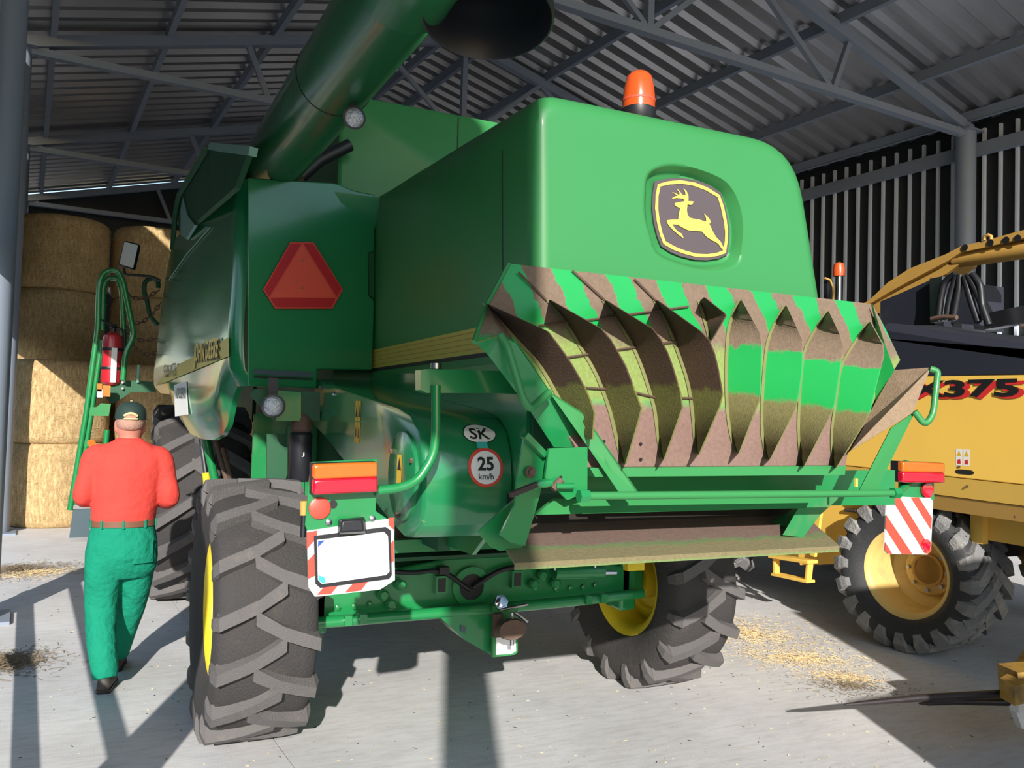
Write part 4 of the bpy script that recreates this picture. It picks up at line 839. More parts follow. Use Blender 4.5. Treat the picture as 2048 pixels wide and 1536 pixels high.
def hazard(corners, n, d, parent, start=0, flip=1, proud=0.004):
    """red and white hazard board: white plate with red diagonal bars as pieces"""
    P = [Vector(q) for q in corners]   # tl tr br bl
    def uv(u, v): return P[0].lerp(P[1], u).lerp(P[3].lerp(P[2], u), v)
    return uv
def hz_strip(poly, uv, name, parent, mt_, lift=0.003):
    return prism(name, [uv(u, v)+Vector((0, -lift, 0)) for u, v in poly], (0, 0.002, 0), mt_, parent)
pb = [(0.552,2.792,1.346),(0.846,2.792,1.381),(0.854,2.792,1.166),(0.566,2.792,1.137)]
hb = prism('plate_board', [(0.552,2.792,1.346),(0.846,2.792,1.381),(0.857,2.792,1.169),(0.806,2.792,1.140),(0.586,2.792,1.130),(0.564,2.792,1.161)], (0, 0.008, 0), M['white'], br)
for q in ("614,1065 634,1061 634,1074 614,1098", "615,1122 634,1103 634,1150 616,1158", "777,1036 789,1035 789,1060 777,1050", "777,1092 789,1080 789,1122 777,1130",
          "634,1188 654,1165 682,1162 662,1190", "712,1160 740,1155 722,1182 690,1187"):
    pass
S_ = [[(0.551,2.789,1.342),(0.584,2.789,1.347),(0.585,2.789,1.326),(0.553,2.789,1.288)], [(0.557,2.789,1.249),(0.586,2.789,1.278),(0.589,2.789,1.201),(0.560,2.789,1.190)], [(0.826,2.789,1.382),(0.846,2.789,1.383),(0.847,2.789,1.341),(0.827,2.789,1.358)], [(0.829,2.789,1.287),(0.848,2.789,1.306),(0.851,2.789,1.235),(0.832,2.789,1.222)],
      [(0.592,2.789,1.136),(0.623,2.789,1.171),(0.670,2.789,1.174),(0.638,2.789,1.136)], [(0.721,2.789,1.176),(0.769,2.789,1.180),(0.739,2.789,1.141),(0.685,2.789,1.138)]]
for q in S_: prism('hazard_bar', q, (0, 0.003, 0), M['hazred'], hb)
np_ = prism('plate_holder', [(0.574,2.786,1.330),(0.817,2.786,1.352),(0.834,2.786,1.341),(0.844,2.786,1.188),(0.834,2.786,1.175),(0.600,2.786,1.159),(0.585,2.786,1.173)], (0, 0.006, 0), M['black'], hb)
prism('number_plate', [(0.584,2.782,1.317),(0.810,2.782,1.336),(0.824,2.782,1.322),(0.834,2.782,1.201),(0.822,2.782,1.190),(0.605,2.782,1.172),(0.592,2.782,1.186)], (0, 0.004, 0), M['plate'], hb, label='blank white number plate')
mk('plate_corner', [(0.587,2.780,1.314),(0.610,2.780,1.316),(0.587,2.780,1.294)], [(0, 1, 2)], M['blue'], hb)
mk('plate_corner', [(0.592,2.780,1.203),(0.614,2.780,1.193),(0.616,2.780,1.175),(0.607,2.780,1.174),(0.593,2.780,1.186)], [(0, 1, 2, 3, 4)], M['teal'], hb)
v, f = geo_loft([[(0.651,2.785,1.384),(0.743,2.785,1.390),(0.752,2.785,1.331),(0.650,2.785,1.331)], [(0.653,2.735,1.384),(0.720,2.735,1.388),(0.729,2.735,1.348),(0.648,2.735,1.345)]]); mk('plate_lamp', v, f, M['black'], br, bevel=0.006)
tube('side_marker', [(0.546,2.830,1.441),(0.548,2.830,1.394)], 0.014, M['harv_old'], br, n=10); tube('marker_stem', [(0.548,2.830,1.394),(0.547,2.830,1.320)], 0.010, M['black'], br, n=8)
# ---- right lamp with hazard board
rb = prism('lamp_board', [(3.335,2.840,1.573),(3.378,2.840,1.585),(3.560,2.840,1.489),(3.562,2.840,1.392),(3.332,2.840,1.401)], (0, 0.012, 0), G, comb)
tail_lamp([(3.266,2.770,1.582),(3.550,2.770,1.575),(3.551,2.770,1.480),(3.268,2.770,1.485)], rb)
lathe('round_reflector', [(0.038, 0), (0.038, 0.01), (0.03, 0.012)], [(3.503,2.835,1.442)][0], (0, -1, 0), M['lensred'], rb, n=24)
tube('lamp_tube', [[(3.271,2.800,1.434)][0], [(3.427,2.860,1.488)][0]], 0.0165, G, rb)
hzb = [(3.230,2.820,1.414),(3.529,2.820,1.404),(3.516,2.820,1.138),(3.212,2.820,1.153)]
hbr = prism('hazard_board', [(3.253,2.820,1.416),(3.509,2.820,1.405),(3.530,2.820,1.388),(3.519,2.820,1.157),(3.496,2.820,1.136),(3.234,2.820,1.150),(3.212,2.820,1.169),(3.224,2.820,1.393)], (0, 0.008, 0), M['white'], rb, label='red and white striped hazard board')
S_ = [[(3.258,2.816,1.414),(3.303,2.816,1.415),(3.514,2.816,1.193),(3.514,2.816,1.162)], [(3.248,2.816,1.409),(3.300,2.816,1.413),(3.518,2.816,1.157),(3.501,2.816,1.141),(3.474,2.816,1.143)], [(3.376,2.816,1.410),(3.429,2.816,1.409),(3.519,2.816,1.310),(3.516,2.816,1.253)], [(3.217,2.816,1.331),(3.390,2.816,1.144),(3.321,2.816,1.147),(3.212,2.816,1.271)], [(3.213,2.816,1.205),(3.259,2.816,1.150),(3.230,2.816,1.153),(3.210,2.816,1.170)]]
for i, q in enumerate(S_):
    if i: prism('hazard_bar', q, (0, 0.003, 0), M['hazred'], hbr)
lathe('hazard_reflector', [(0.028, 0), (0.028, 0.008), (0.02, 0.01)], [(3.475,2.815,1.183)][0], (0, -1, 0), M['lensred'], hbr, n=20)

# ---- rear axle, steering, tow hitch
ax = prism('rear_axle', [(0.90, 4.52, 0.60), (1.75, 4.52, 0.585), (2.35, 4.52, 0.585), (2.93, 4.52, 0.60), (2.93, 4.52, 0.80), (2.35, 4.52, 0.915), (1.70, 4.52, 0.915), (0.90, 4.52, 0.80)], (0, 0.22, 0), M['green'], comb, bevel=0.01, label='heavy green steering axle')
bar('axle_flange', (0.95, 4.60, 0.93), (2.9, 4.60, 0.93), 0.26, 0.02, GD, ax)
lathe('pivot_boss', [(0.115, 0), (0.115, 0.03), (0.075, 0.03), (0.075, 0.0)], [(1.838,4.520,0.750)][0], (0, -1, 0), G, ax, n=28)
lathe('pivot_bore', [(0.076, 0), (0.076, 0.012)], [(1.838,4.520,0.750)][0], (0, -1, 0), M['ink'], ax, n=28)
for q in ("875,1165", "1032,1155"): pass
for p in [(1.647,4.500,0.776),(2.118,4.500,0.781)]:
    mk('socket', *geo_box(p, (0.07, 0.06, 0.10)), G, ax); mk('socket_hole', *geo_box((p[0], p[1]-0.031, p[2]), (0.045, 0.004, 0.075)), M['ink'], ax)
for p in [(1.069,4.510,0.683),(1.159,4.510,0.684),(1.248,4.510,0.689),(2.395,4.510,0.701),(2.491,4.510,0.701),(2.582,4.510,0.702),(2.666,4.510,0.709)]: lathe('axle_bolt', [(0.016, 0), (0.016, 0.012), (0.008, 0.016)], p, (0, -1, 0), G, ax, n=6)
for p in [(1.311,4.490,0.738),(1.408,4.490,0.787),(1.355,4.490,0.686),(2.226,4.490,0.745),(2.281,4.490,0.795),(2.370,4.490,0.742)]: lathe('axle_boss', [(0.030, 0), (0.030, 0.03), (0.02, 0.04)], p, (0, -1, 0.1), G, ax, n=12)
tr1 = tube('tie_rod', [(0.871,4.420,0.631),(1.392,4.420,0.634),(1.987,4.420,0.636),(2.444,4.420,0.642),(2.956,4.420,0.660)], 0.031, G, ax, n=14)
for p in [(1.096,4.390,0.642),(1.176,4.390,0.644),(2.546,4.390,0.654),(2.650,4.390,0.656)]: mk('rod_clamp', *geo_box(p, (0.04, 0.05, 0.05)), G, ax)
tube('steering_cylinder', [(2.342,4.440,0.816),(2.676,4.440,0.804)], 0.042, G, ax, n=16); tube('cylinder_rod', [(2.676,4.440,0.795),(2.772,4.440,0.790)], 0.014, M['chrome'], ax, n=10)
tube('cylinder_port', [(2.337,4.420,0.834),(2.336,4.420,0.870)], 0.010, M['steel'], ax, n=8); tube('cylinder_port', [(2.611,4.420,0.826),(2.609,4.420,0.874)], 0.012, M['steel'], ax, n=8)
mk('knuckle', *merge(geo_box((2.92, 4.62, 0.70), (0.12, 0.2, 0.34)), geo_box((3.02, 4.68, 0.68), (0.14, 0.16, 0.18))), G, ax, bevel=0.02)
mk('knuckle', *merge(geo_box((0.95, 4.62, 0.70), (0.14, 0.2, 0.32))), G, ax, bevel=0.02)
tube('hydraulic_hose', [(1.343,4.470,0.868),(1.486,4.470,0.852),(1.609,4.470,0.863),(1.694,4.470,0.830),(1.772,4.470,0.769),(1.819,4.470,0.738)], 0.013, M['black'], ax, rnd=0.05, n=8); tube('hydraulic_hose', [(1.834,4.470,0.749),(1.925,4.470,0.803),(2.003,4.470,0.842),(2.131,4.470,0.859)], 0.015, M['black'], ax, rnd=0.05, n=8)
box2('hose_clip', (1.62, 4.44, 0.84), (1.68, 4.50, 0.88), M['black'], ax)
mk('mudguard_bracket', *geo_box([(2.352,3.600,1.031)][0], (0.10, 0.04, 0.10)), M['yellow'], comb)
hc = prism('hitch_gusset', [(1.586,4.400,0.643),(1.932,4.400,0.647),(1.940,4.400,0.373),(1.769,4.400,0.477)], (0.0, 0.25, 0.0), G, comb)
hp = prism('hitch_plate', [(1.910,4.330,0.672),(2.059,4.330,0.662),(2.067,4.330,0.400),(2.048,4.330,0.387),(1.910,4.330,0.384)], (0, 0.03, 0), M['green_light'], hc, bevel=0.004, label='green tow hitch plate')
prism('hitch_label', [(1.927,4.325,0.533),(2.041,4.325,0.535),(2.052,4.325,0.411),(2.027,4.325,0.399),(1.928,4.325,0.400)], (0, 0.003, 0), M['white'], hc)
cl = mk('tow_coupling', *merge(geo_box([(1.921,4.300,0.573)][0], (0.05, 0.04, 0.13)), geo_loft([circle([(1.983,4.280,0.559)][0], 0.055, (0, -1, 0.05), 14, 1.15, 0.8), circle([(1.949,4.180,0.578)][0], 0.075, (0, -1, 0.05), 14, 1.15, 0.8), circle([(1.924,4.100,0.594)][0], 0.07, (0, -1, 0.05), 14, 1.15, 0.75)])), M['rust'], hc, smooth=40, label='rusty drawbar coupling jaw')
tube('coupling_pin', [(1.943,4.160,0.672),(1.948,4.160,0.496)], 0.012, M['steel'], hc, n=8)
tube('coupling_lever', [(1.889,4.200,0.680),(2.055,4.200,0.701)], 0.008, M['steel'], hc, n=8); tube('coupling_lever', [(1.956,4.150,0.673),(2.033,4.150,0.619)], 0.010, M['steel'], hc, n=8)
lathe('hitch_bolt', [(0.045, 0), (0.045, 0.012), (0.028, 0.012), (0.028, 0.035)], [(1.936,4.300,0.696)][0], (0.2, -1, 0.4), M['chrome'], hc, n=6)
mk('hitch_sticker', [(1.738,4.390,0.566),(1.769,4.390,0.549),(1.764,4.390,0.514),(1.737,4.390,0.533)], [(0, 1, 2, 3)], M['bluegrey'], hc)
# ---- chassis between axle and chopper
prism('underside_panel', [(1.111,3.900,1.310),(1.695,3.900,1.312),(1.633,3.900,1.118),(1.216,3.900,1.117)], (0.0, 0.03, 0.02), M['darkbrown'], comb)
bar('chassis_rail', [(1.164,3.850,1.110)][0], [(1.721,3.850,1.110)][0], 0.06, 0.06, G, comb)
mk('chassis_beam', *merge(geo_box((2.05, 4.95, 0.98), (1.7, 0.3, 0.12)), geo_box((1.33, 4.6, 1.2), (0.06, 2.0, 0.16)), geo_box((2.75, 4.6, 1.2), (0.06, 2.0, 0.16))), GD, comb)
mk('straw_hood_floor', *geo_prism([(1.36, 2.84, 1.30), (2.74, 2.84, 1.30), (2.74, 5.4, 1.12), (1.36, 5.4, 1.12)], (0, 0, -0.03)), M['darkbrown'], comb)
mk('body_sheet', *geo_prism([(1.345, 3.3, 1.15), (1.345, 5.4, 1.1), (1.345, 5.4, 1.95), (1.345, 2.8, 1.95), (1.345, 2.8, 1.5)], (0.02, 0, 0)), G, comb)

# ---- ladder, platform, mirror, chains at the cab, far left
LDY = 7.2
lad = mk('ladder_frame', *merge(*[geo_tube(q, 0.021, 8) for q in (fillet([(-0.367,7.200,0.925),(-0.289,7.200,1.649),(-0.234,7.200,2.326),(-0.240,7.200,2.636),(-0.221,7.200,2.755),(-0.128,7.200,2.795),(-0.075,7.200,2.710),(-0.005,7.200,2.401),(0.021,7.200,2.285),(-0.037,7.200,2.124),(-0.043,7.200,1.928)], 0.05), [(-0.340,7.500,0.890),(-0.265,7.500,1.646),(-0.211,7.500,2.251)], fillet([(-0.208,7.400,2.324),(-0.215,7.400,2.664),(-0.193,7.400,2.742),(-0.114,7.400,2.749),(-0.081,7.400,2.655),(-0.043,7.400,2.174)], 0.05), [(-0.139,7.200,1.537),(-0.149,7.200,1.266)])]), G, comb, smooth=50, label='green access ladder with handrails')
prism('ladder_step', [(-0.291,7.200,1.709),(-0.219,7.200,1.711),(-0.190,7.200,1.742),(-0.120,7.200,1.739),(-0.132,7.200,1.645),(-0.299,7.200,1.645)], (0, 0.03, 0), G, lad)
prism('ladder_step', [(-0.308,7.200,1.457),(-0.247,7.200,1.458),(-0.245,7.200,1.408),(-0.306,7.200,1.408)], (0, 0.03, 0), G, lad)
prism('platform_bracket', [(-0.176,7.300,1.916),(-0.153,7.300,1.931),(0.175,7.300,1.926),(0.203,7.300,1.847),(0.017,7.300,1.836),(-0.037,7.300,1.790),(-0.114,7.300,1.740),(-0.188,7.300,1.815)], (0, 0.05, 0), GD, lad)
for q in ([(-0.160,7.280,1.909),(-0.046,7.280,1.910),(-0.044,7.280,1.863)], ): 
    for p in q: lathe('bracket_bolt', [(0.012, 0), (0.010, 0.01)], p, (0, -1, 0), M['steel'], lad, n=6)
tube('latch_handle', [(0.067,7.280,2.054),(0.066,7.280,1.915)], 0.013, M['pale_green'], lad, n=8)
mk('marker_lamp', *geo_box([(-0.154,7.150,1.837)][0], (0.055, 0.05, 0.085)), M['lensamber'], lad); mk('marker_lamp', *geo_box([(-0.203,7.150,1.862)][0], (0.035, 0.05, 0.06)), M['lensamber'], lad); mk('marker_lamp', *geo_box([(-0.198,7.150,1.817)][0], (0.04, 0.05, 0.06)), M['white'], lad)
lathe('ladder_reflector', [(0.028, 0), (0.028, 0.01)], [(-0.242,7.180,1.436)][0], (0, -1, 0), M['lensamber'], lad, n=14)
prism('mud_flap', [(-0.347,7.200,0.932),(-0.225,7.200,0.937),(-0.228,7.200,0.686),(-0.367,7.200,0.683)], (0, 0.012, 0), M['bluegrey'], lad)
for q in ([(-0.345,7.190,0.964),(-0.226,7.190,0.969),(-0.225,7.190,0.935),(-0.347,7.190,0.930)], [(-0.365,7.190,0.715),(-0.229,7.190,0.718),(-0.228,7.190,0.683),(-0.367,7.190,0.681)]): prism('flap_strip', q, (0, 0.01, 0), M['steel'], lad)
mir = prism('mirror', [(-0.093,8.000,3.167),(0.036,8.000,3.142),(-0.002,8.000,2.910),(-0.133,8.000,2.941)], (0.02, 0.05, 0), M['black'], comb, bevel=0.02)
mk('mirror_glass', [(-0.084,7.985,3.149),(0.024,7.985,3.129),(-0.008,7.985,2.926),(-0.117,7.985,2.951)], [(0, 1, 2, 3)], M['mirror'], mir)
tube('mirror_arm', [(-0.080,8.000,2.926),(-0.073,8.000,2.865),(0.151,8.000,2.869),(0.221,8.000,2.836)], 0.012, M['black'], mir, n=8, rnd=0.03)
tube('cab_rail', [(0.206,8.200,2.797),(0.204,8.200,2.866),(0.154,8.200,2.885),(0.092,8.200,2.848),(0.089,8.200,2.756),(0.120,8.200,2.667),(0.147,8.200,2.531),(0.220,8.200,2.460)], 0.02, GD, comb, n=8, rnd=0.05)
def chain(pts):
    P = cr(pts, 10, closed=False); gs = []; d = 0; nxt = 0; k = 0
    for a, b in zip(P, P[1:]):
        L_ = (b-a).length
        while nxt < d+L_:
            t = (nxt-d)/L_; c = a.lerp(b, t); x, y, z = frame((b-a), (0, 1, 0)); q = x if k % 2 else y
            gs.append(geo_tube([c+z*(0.026*math.cos(w))+q*(0.014*math.sin(w)) for w in [2*math.pi*i/8 for i in range(8)]], 0.0045, 5, closed=True)); nxt += 0.036; k += 1
        d += L_
    return mk('safety_chain', *merge(*gs), M['rust'], comb, smooth=60)
chain([(-0.068,7.700,2.681),(0.010,7.700,2.633),(0.094,7.700,2.640),(0.193,7.700,2.708)]); chain([(-0.071,7.700,2.559),(-0.006,7.700,2.446),(0.072,7.700,2.431),(0.147,7.700,2.500),(0.213,7.700,2.599)]); chain([(-0.049,7.700,2.401),(0.039,7.700,2.297),(0.109,7.700,2.281),(0.205,7.700,2.308)]); chain([(-0.036,7.700,2.343),(0.026,7.700,2.229),(0.113,7.700,2.167),(0.198,7.700,2.180)])
# cab block in front of the tank (mostly hidden)
mk('cab', *merge(geo_box((2.05, 9.4, 2.55), (1.9, 1.9, 1.9))), M['green_dark'], comb)
mk('front_axle', *geo_box((2.05, 8.25, 0.9), (2.2, 0.35, 0.4)), GD, comb)
mk('feeder_house', *geo_box((2.05, 9.4, 1.2), (1.3, 1.6, 0.7)), GD, comb)

# ================================================================ yellow forage harvester on the right
HX = 5.40
harv = empty('forage_harvester', (6.9, 4.8, 0), 'yellow forage harvester with black engine hood parked beside the ribbed wall', 'forage harvester')
HY, HO = M['harv'], M['harv_old']
M['cream'] = mat('dusty_wheel_cream', (0.70, 0.50, 0.17), 0.5, dust=(0.42, 0.30, 0.14), dust_amt=0.3, scale=5)
wheel(harv, 'rear_wheel', (5.74, 4.70, 0.60), 0.60, 0.52, 0.335, 20, 0.04, 0.17, mt='rubber_h', ml='lug_h', mr='cream', outer=-1, lug_ang=0.62, lug_w=0.10, dish=0.62, hub='harv_old')
wheel(harv, 'rear_wheel', (8.05, 4.70, 0.60), 0.60, 0.52, 0.335, 20, 0.04, 0.17, mt='rubber_h', ml='lug_h', mr='cream', outer=1, lug_ang=0.62, lug_w=0.10, dish=0.5, hub='dark')
wheel(harv, 'front_wheel', (5.75, 7.55, 0.86), 0.86, 0.68, 0.42, 18, 0.06, 0.0, mt='rubber_h', ml='lug_h', mr='cream', outer=-1, lug_ang=0.6, lug_w=0.11, phase=0.1)
wheel(harv, 'front_wheel', (8.15, 7.55, 0.86), 0.86, 0.68, 0.42, 18, 0.06, 0.0, mt='rubber_h', ml='lug_h', mr='cream', outer=1, lug_ang=0.6, lug_w=0.11)
mk('chassis', *merge(geo_box((6.95, 5.6, 1.35), (2.3, 4.6, 0.6)), geo_box((6.95, 4.7, 0.85), (1.9, 0.3, 0.3)), geo_box((6.95, 7.5, 1.0), (1.9, 0.4, 0.4))), M['dark'], harv)
# side panel: upright sheet, folded crease, undercut strip
sp_ = prism('side_panel', [(HX, 5.30, 1.405), (HX, 2.3, 1.36), (HX, 2.3, 2.08), (HX, 5.30, 2.145)], (0.04, 0, 0), HY, harv, bevel=0.006, label='yellow side panel with the model number')
mk('panel_skirt', *geo_prism([(HX, 5.30, 1.40), (HX, 2.3, 1.355), (HX+0.05, 2.3, 1.215), (HX+0.05, 5.30, 1.26)], (0.03, 0, 0)), HY, harv)
mk('panel_lip', *geo_prism([(HX+0.06, 5.0, 1.25), (HX+0.06, 2.3, 1.21), (HX+0.10, 2.3, 1.10), (HX+0.10, 5.0, 1.14)], (0.03, 0, 0)), HO, harv)
mk('inner_panel', *geo_prism([(HX+0.35, 4.25, 1.14), (HX+0.35, 2.3, 1.12), (HX+0.35, 2.3, 0.90), (HX+0.35, 4.25, 0.93)], (0.03, 0, 0)), HY, harv)
mk('inner_post', *geo_box((HX+0.32, 4.18, 1.03), (0.06, 0.10, 0.26)), HY, harv)
hd = loft('engine_hood', [[(HX+0.02+a, 4.86+b, 2.125), (HX+0.02+a, 2.2, 2.085), (HX+0.02+a, 2.2, 1.98+c_), (HX+0.02+a, 4.86+b, 2.50+c_)] if False else
     [(HX-0.005+a, 4.86, 2.13), (HX-0.005+a, 2.2, 2.09), (HX-0.005+a, 2.2, 2.00+c_-0.05), (HX-0.005+a, 3.63, 2.255+c_), (HX-0.005+a, 4.80, 2.50+c_), (HX-0.005+a, 4.86, 2.44+c_)] for a, b, c_ in ((0, 0, 0), (0.08, 0, 0.06), (2.5, 0, 0.06), (2.6, 0, 0.0))], M['hoodblack'], harv, smooth=25, label='black sheet metal engine hood')
mk('hood_front', *geo_prism([(HX+0.0, 4.865, 2.13), (HX+0.0, 4.865, 2.50), (HX+0.10, 5.25, 2.56), (HX+0.12, 5.35, 2.13)], (0.02, 0.0, 0)), M['hoodblack'], harv)
tube('hood_strap', [(HX-0.008, 4.80, 2.14), (HX-0.008, 4.80, 2.49)], 0.008, M['steel'], hd, n=6)
for z in (2.2, 2.34, 2.46): lathe('hood_rivet', [(0.010, 0), (0.008, 0.006)], (HX-0.01, 4.83, z), (-1, 0, 0), M['steel'], hd, n=8)
# model number, black over a red drop shadow
lb = [(5.392,4.437,1.953),(5.392,3.603,1.949)]; L0 = Vector(lb[0])
wd = 0.98
lettering('FX375', (5.394, 4.645, 1.945), (0, -1, 0), (0, 0, 1), (1.02, 0.125), M['inkred'], sp_, bold=0.035, depth=0.0, shear=0.1, label='red letter shadow')
lettering('FX375', (5.391, 4.68, 1.96), (0, -1, 0), (0, 0, 1), (1.02, 0.125), M['ink'], sp_, bold=0.035, depth=0.0, label='black model number')
for k in range(2):
    y = 4.13-0.058*k
    mk('warning_label', [(5.3985, y, 1.475), (5.3985, y-0.05, 1.475), (5.3985, y-0.05, 1.59), (5.3985, y, 1.59)], [(0, 1, 2, 3)], M['white'], sp_)
    mk('warning_print', [(5.398, y-0.006, 1.54), (5.398, y-0.044, 1.54), (5.398, y-0.025, 1.583)], [(0, 1, 2)], M['warn'], sp_)
    mk('warning_print', [(5.398, y-0.010, 1.485), (5.398, y-0.040, 1.485), (5.398, y-0.036, 1.52), (5.398, y-0.012, 1.515)], [(0, 1, 2, 3)], M['inkred'], sp_)
sl = [(5.398, 4.06+0.045*math.cos(a)+(0.03 if math.cos(a) > 0 else -0.03), 1.43+0.018*math.sin(a)) for a in [2*math.pi*k/16 for k in range(16)]]
mk('latch_slot', sl, [tuple(range(16))], M['dark'], sp_)
for (y, z) in ((4.10, 1.465), (4.05, 1.33), (3.70, 1.16)): lathe('panel_bolt', [(0.010, 0), (0.008, 0.006)], (5.398 if z > 1.4 else 5.415, y, z), (-1, 0, 0), M['rust'], sp_, n=8)
# fender, handrail post and step ahead of the wheel
fd = prism('fender_panel', [(5.620,5.636,1.011),(5.620,5.113,1.115),(5.620,5.025,1.079),(5.620,5.293,0.846),(5.620,5.425,0.536),(5.620,5.867,0.450),(5.620,5.908,0.602),(5.620,5.655,0.796)], (0.04, 0, 0), HY, harv)
prism('fender_panel', [(5.900,6.435,0.607),(5.900,5.915,0.891),(5.900,5.906,0.430),(5.900,6.430,0.387)], (0.03, 0, 0), HY, harv)
tube('fender_bolt', [(5.600,5.332,1.011),(5.600,5.213,1.017)], 0.014, M['darkbrown'], fd, n=8)
bar('step_post', [(5.450,5.435,1.191)][0], [(5.450,5.532,0.595)][0], 0.03, 0.05, HY, harv, up=(0, 1, 0))
st_ = mk('access_step', *merge(geo_bar([(5.420,5.998,0.519)][0], [(5.420,5.506,0.549)][0], 0.12, 0.03), geo_bar([(5.420,5.968,0.361)][0], [(5.420,5.526,0.378)][0], 0.10, 0.025), geo_bar([(5.420,5.959,0.517)][0], [(5.420,5.948,0.356)][0], 0.06, 0.03, (0, 1, 0)), geo_bar([(5.420,5.541,0.543)][0], [(5.420,5.561,0.372)][0], 0.06, 0.03, (0, 1, 0))), HY, harv, bevel=0.005)
# axle drum and exhaust parts under the panel
lathe('axle_drum', [(0.20, -0.5), (0.22, -0.45), (0.22, 0.5)], (6.6, 3.9, 0.72), (0.4, 1, 0), HO, harv, n=24)
mk('rear_frame', *merge(geo_box((6.4, 2.9, 0.9), (1.2, 1.4, 0.3)), geo_box((6.2, 2.4, 0.75), (0.5, 0.5, 0.4))), M['darkbrown'], harv)
# spout arm over the hood
SPX = 6.5
def sweep_px(up, lo, x0, x1, name, mt_, parent=harv, lab=None):
    n = len(up); v = []
    for x in (x0, x1):
        for p in up+lo[::-1]: v.append((x, p[1], p[2]))
    m = 2*n; f = [tuple(range(m)), tuple(range(2*m-1, m-1, -1))]+[(i, (i+1) % m, m+(i+1) % m, m+i) for i in range(m)]
    return mk(name, v, f, mt_, parent, label=lab)
arm = sweep_px([(6.500,5.994,2.928),(6.500,5.902,2.967),(6.500,5.706,3.098),(6.500,5.468,3.194),(6.500,5.087,3.267),(6.500,4.946,3.311),(6.500,4.683,3.324),(6.500,4.053,3.376)], [(6.500,5.966,2.907),(6.500,5.883,2.928),(6.500,5.678,3.007),(6.500,5.433,3.090),(6.500,5.071,3.204),(6.500,4.945,3.258),(6.500,4.683,3.266),(6.500,4.053,3.301)], 6.5, 6.8, 'spout_arm', HO, lab='ochre discharge spout arm')
sweep_px([(6.520,5.919,2.926),(6.520,5.696,3.004),(6.520,5.450,3.087),(6.520,5.132,3.181),(6.520,4.997,3.208)], [(6.520,5.890,2.826),(6.520,5.817,2.819),(6.520,5.617,2.972),(6.520,5.131,3.099),(6.520,4.996,3.167)], 6.55, 6.78, 'spout_web', HO, arm)
tube('spout_tube', [(6.600,5.065,3.220),(6.600,4.754,3.215),(6.600,3.999,3.196)], [0.07, 0.075, 0.075], HO, arm, n=20)
for p in [(6.495,4.901,3.292),(6.495,4.666,3.290),(6.495,4.529,3.290),(6.495,4.430,3.288)]: lathe('arm_hole', [(0.03, 0), (0.03, 0.004)], p, (-1, 0, 0), M['ink'], arm, n=12)
tube('arm_eye', [(6.500,4.725,3.325),(6.500,4.722,3.357),(6.500,4.691,3.364),(6.500,4.663,3.346),(6.500,4.663,3.321)], 0.015, HO, arm, n=8)
sweep_px([(6.300,5.614,2.889),(6.300,5.428,2.931),(6.300,5.040,3.029)], [(6.300,5.610,2.668),(6.300,5.424,2.652),(6.300,5.035,2.619)], 6.3, 7.2, 'spout_turret', M['hoodblack'])
bar('turret_post', [(6.250,4.970,3.018)][0], [(6.250,4.961,2.636)][0], 0.05, 0.12, M['steel'], harv, up=(0, 1, 0))
prism('turret_plate', [(6.500,5.130,3.049),(6.500,4.834,2.996),(6.500,4.760,2.610),(6.500,5.126,2.668)], (0.05, 0, 0), M['hoodblack'], harv)
for q in ("1080,385 1010,430 985,540 970,690", "1090,390 1060,480 1040,560 1020,690", "1110,390 1105,480 1080,600 1065,690", "1140,400 1180,560 1230,700", "1160,390 1230,520 1300,720", "1190,385 1245,450 1250,560 1270,680"): pass
for q in ([(6.200,4.764,3.017),(6.200,4.864,2.972),(6.200,4.899,2.834),(6.200,4.919,2.641)], [(6.200,4.750,3.008),(6.200,4.791,2.899),(6.200,4.819,2.799),(6.200,4.846,2.635)], [(6.200,4.722,3.004),(6.200,4.728,2.891),(6.200,4.761,2.742),(6.200,4.781,2.629)], [(6.200,4.680,2.986),(6.200,4.623,2.777),(6.200,4.554,2.596)], [(6.200,4.653,2.995),(6.200,4.556,2.820),(6.200,4.461,2.564)], [(6.200,4.612,2.995),(6.200,4.537,2.904),(6.200,4.529,2.767),(6.200,4.501,2.616)]):
    tube('hydraulic_hose', q, 0.028, M['black'], harv, n=8, rnd=0.12)
tube('hood_bracket', [(5.900,4.745,2.616),(5.900,4.639,2.625),(5.900,4.517,2.608)], 0.02, M['rust'], harv, n=8)
bar('hood_rail', [(6.800,4.907,2.670)][0], [(6.800,4.486,2.710)][0], 0.10, 0.14, M['steel'], harv)
for k in range(4):
    tube('wire_rope', [(5.9+0.2*k, 4.0-0.1*k, 2.50), (6.1+0.2*k, 3.6, 2.47), (6.0+0.15*k, 3.2, 2.37)], 0.012, M['rust'], harv, n=6)
# cab corner far side: beacon and mirror
bp_ = [(6.695,6.500,3.324)][0]
hbq = lathe('beacon_base', [(0.03, -0.45), (0.03, -0.02), (0.05, 0.0)], bp_, (0, 0, 1), M['steel'], harv, n=12)
lathe('beacon_lens', [(0.06, 0), (0.062, 0.07), (0.05, 0.13), (0.012, 0.15)], Vector(bp_)-Vector((0, 0, 0.04)), (0, 0, 1), M['amber'], hbq, n=16)
tube('cab_mirror_arm', [(6.502,6.500,3.248),(6.571,6.500,3.234),(6.615,6.500,3.159),(6.619,6.500,2.924)], 0.012, HO, harv, n=8); box('cab_mirror', [(6.603,6.550,3.138)][0], (0.07, 0.04, 0.2), M['black'], harv)
mk('harvester_cab', *geo_box((7.0, 7.9, 2.3), (1.8, 1.6, 1.6)), M['hoodblack'], harv)

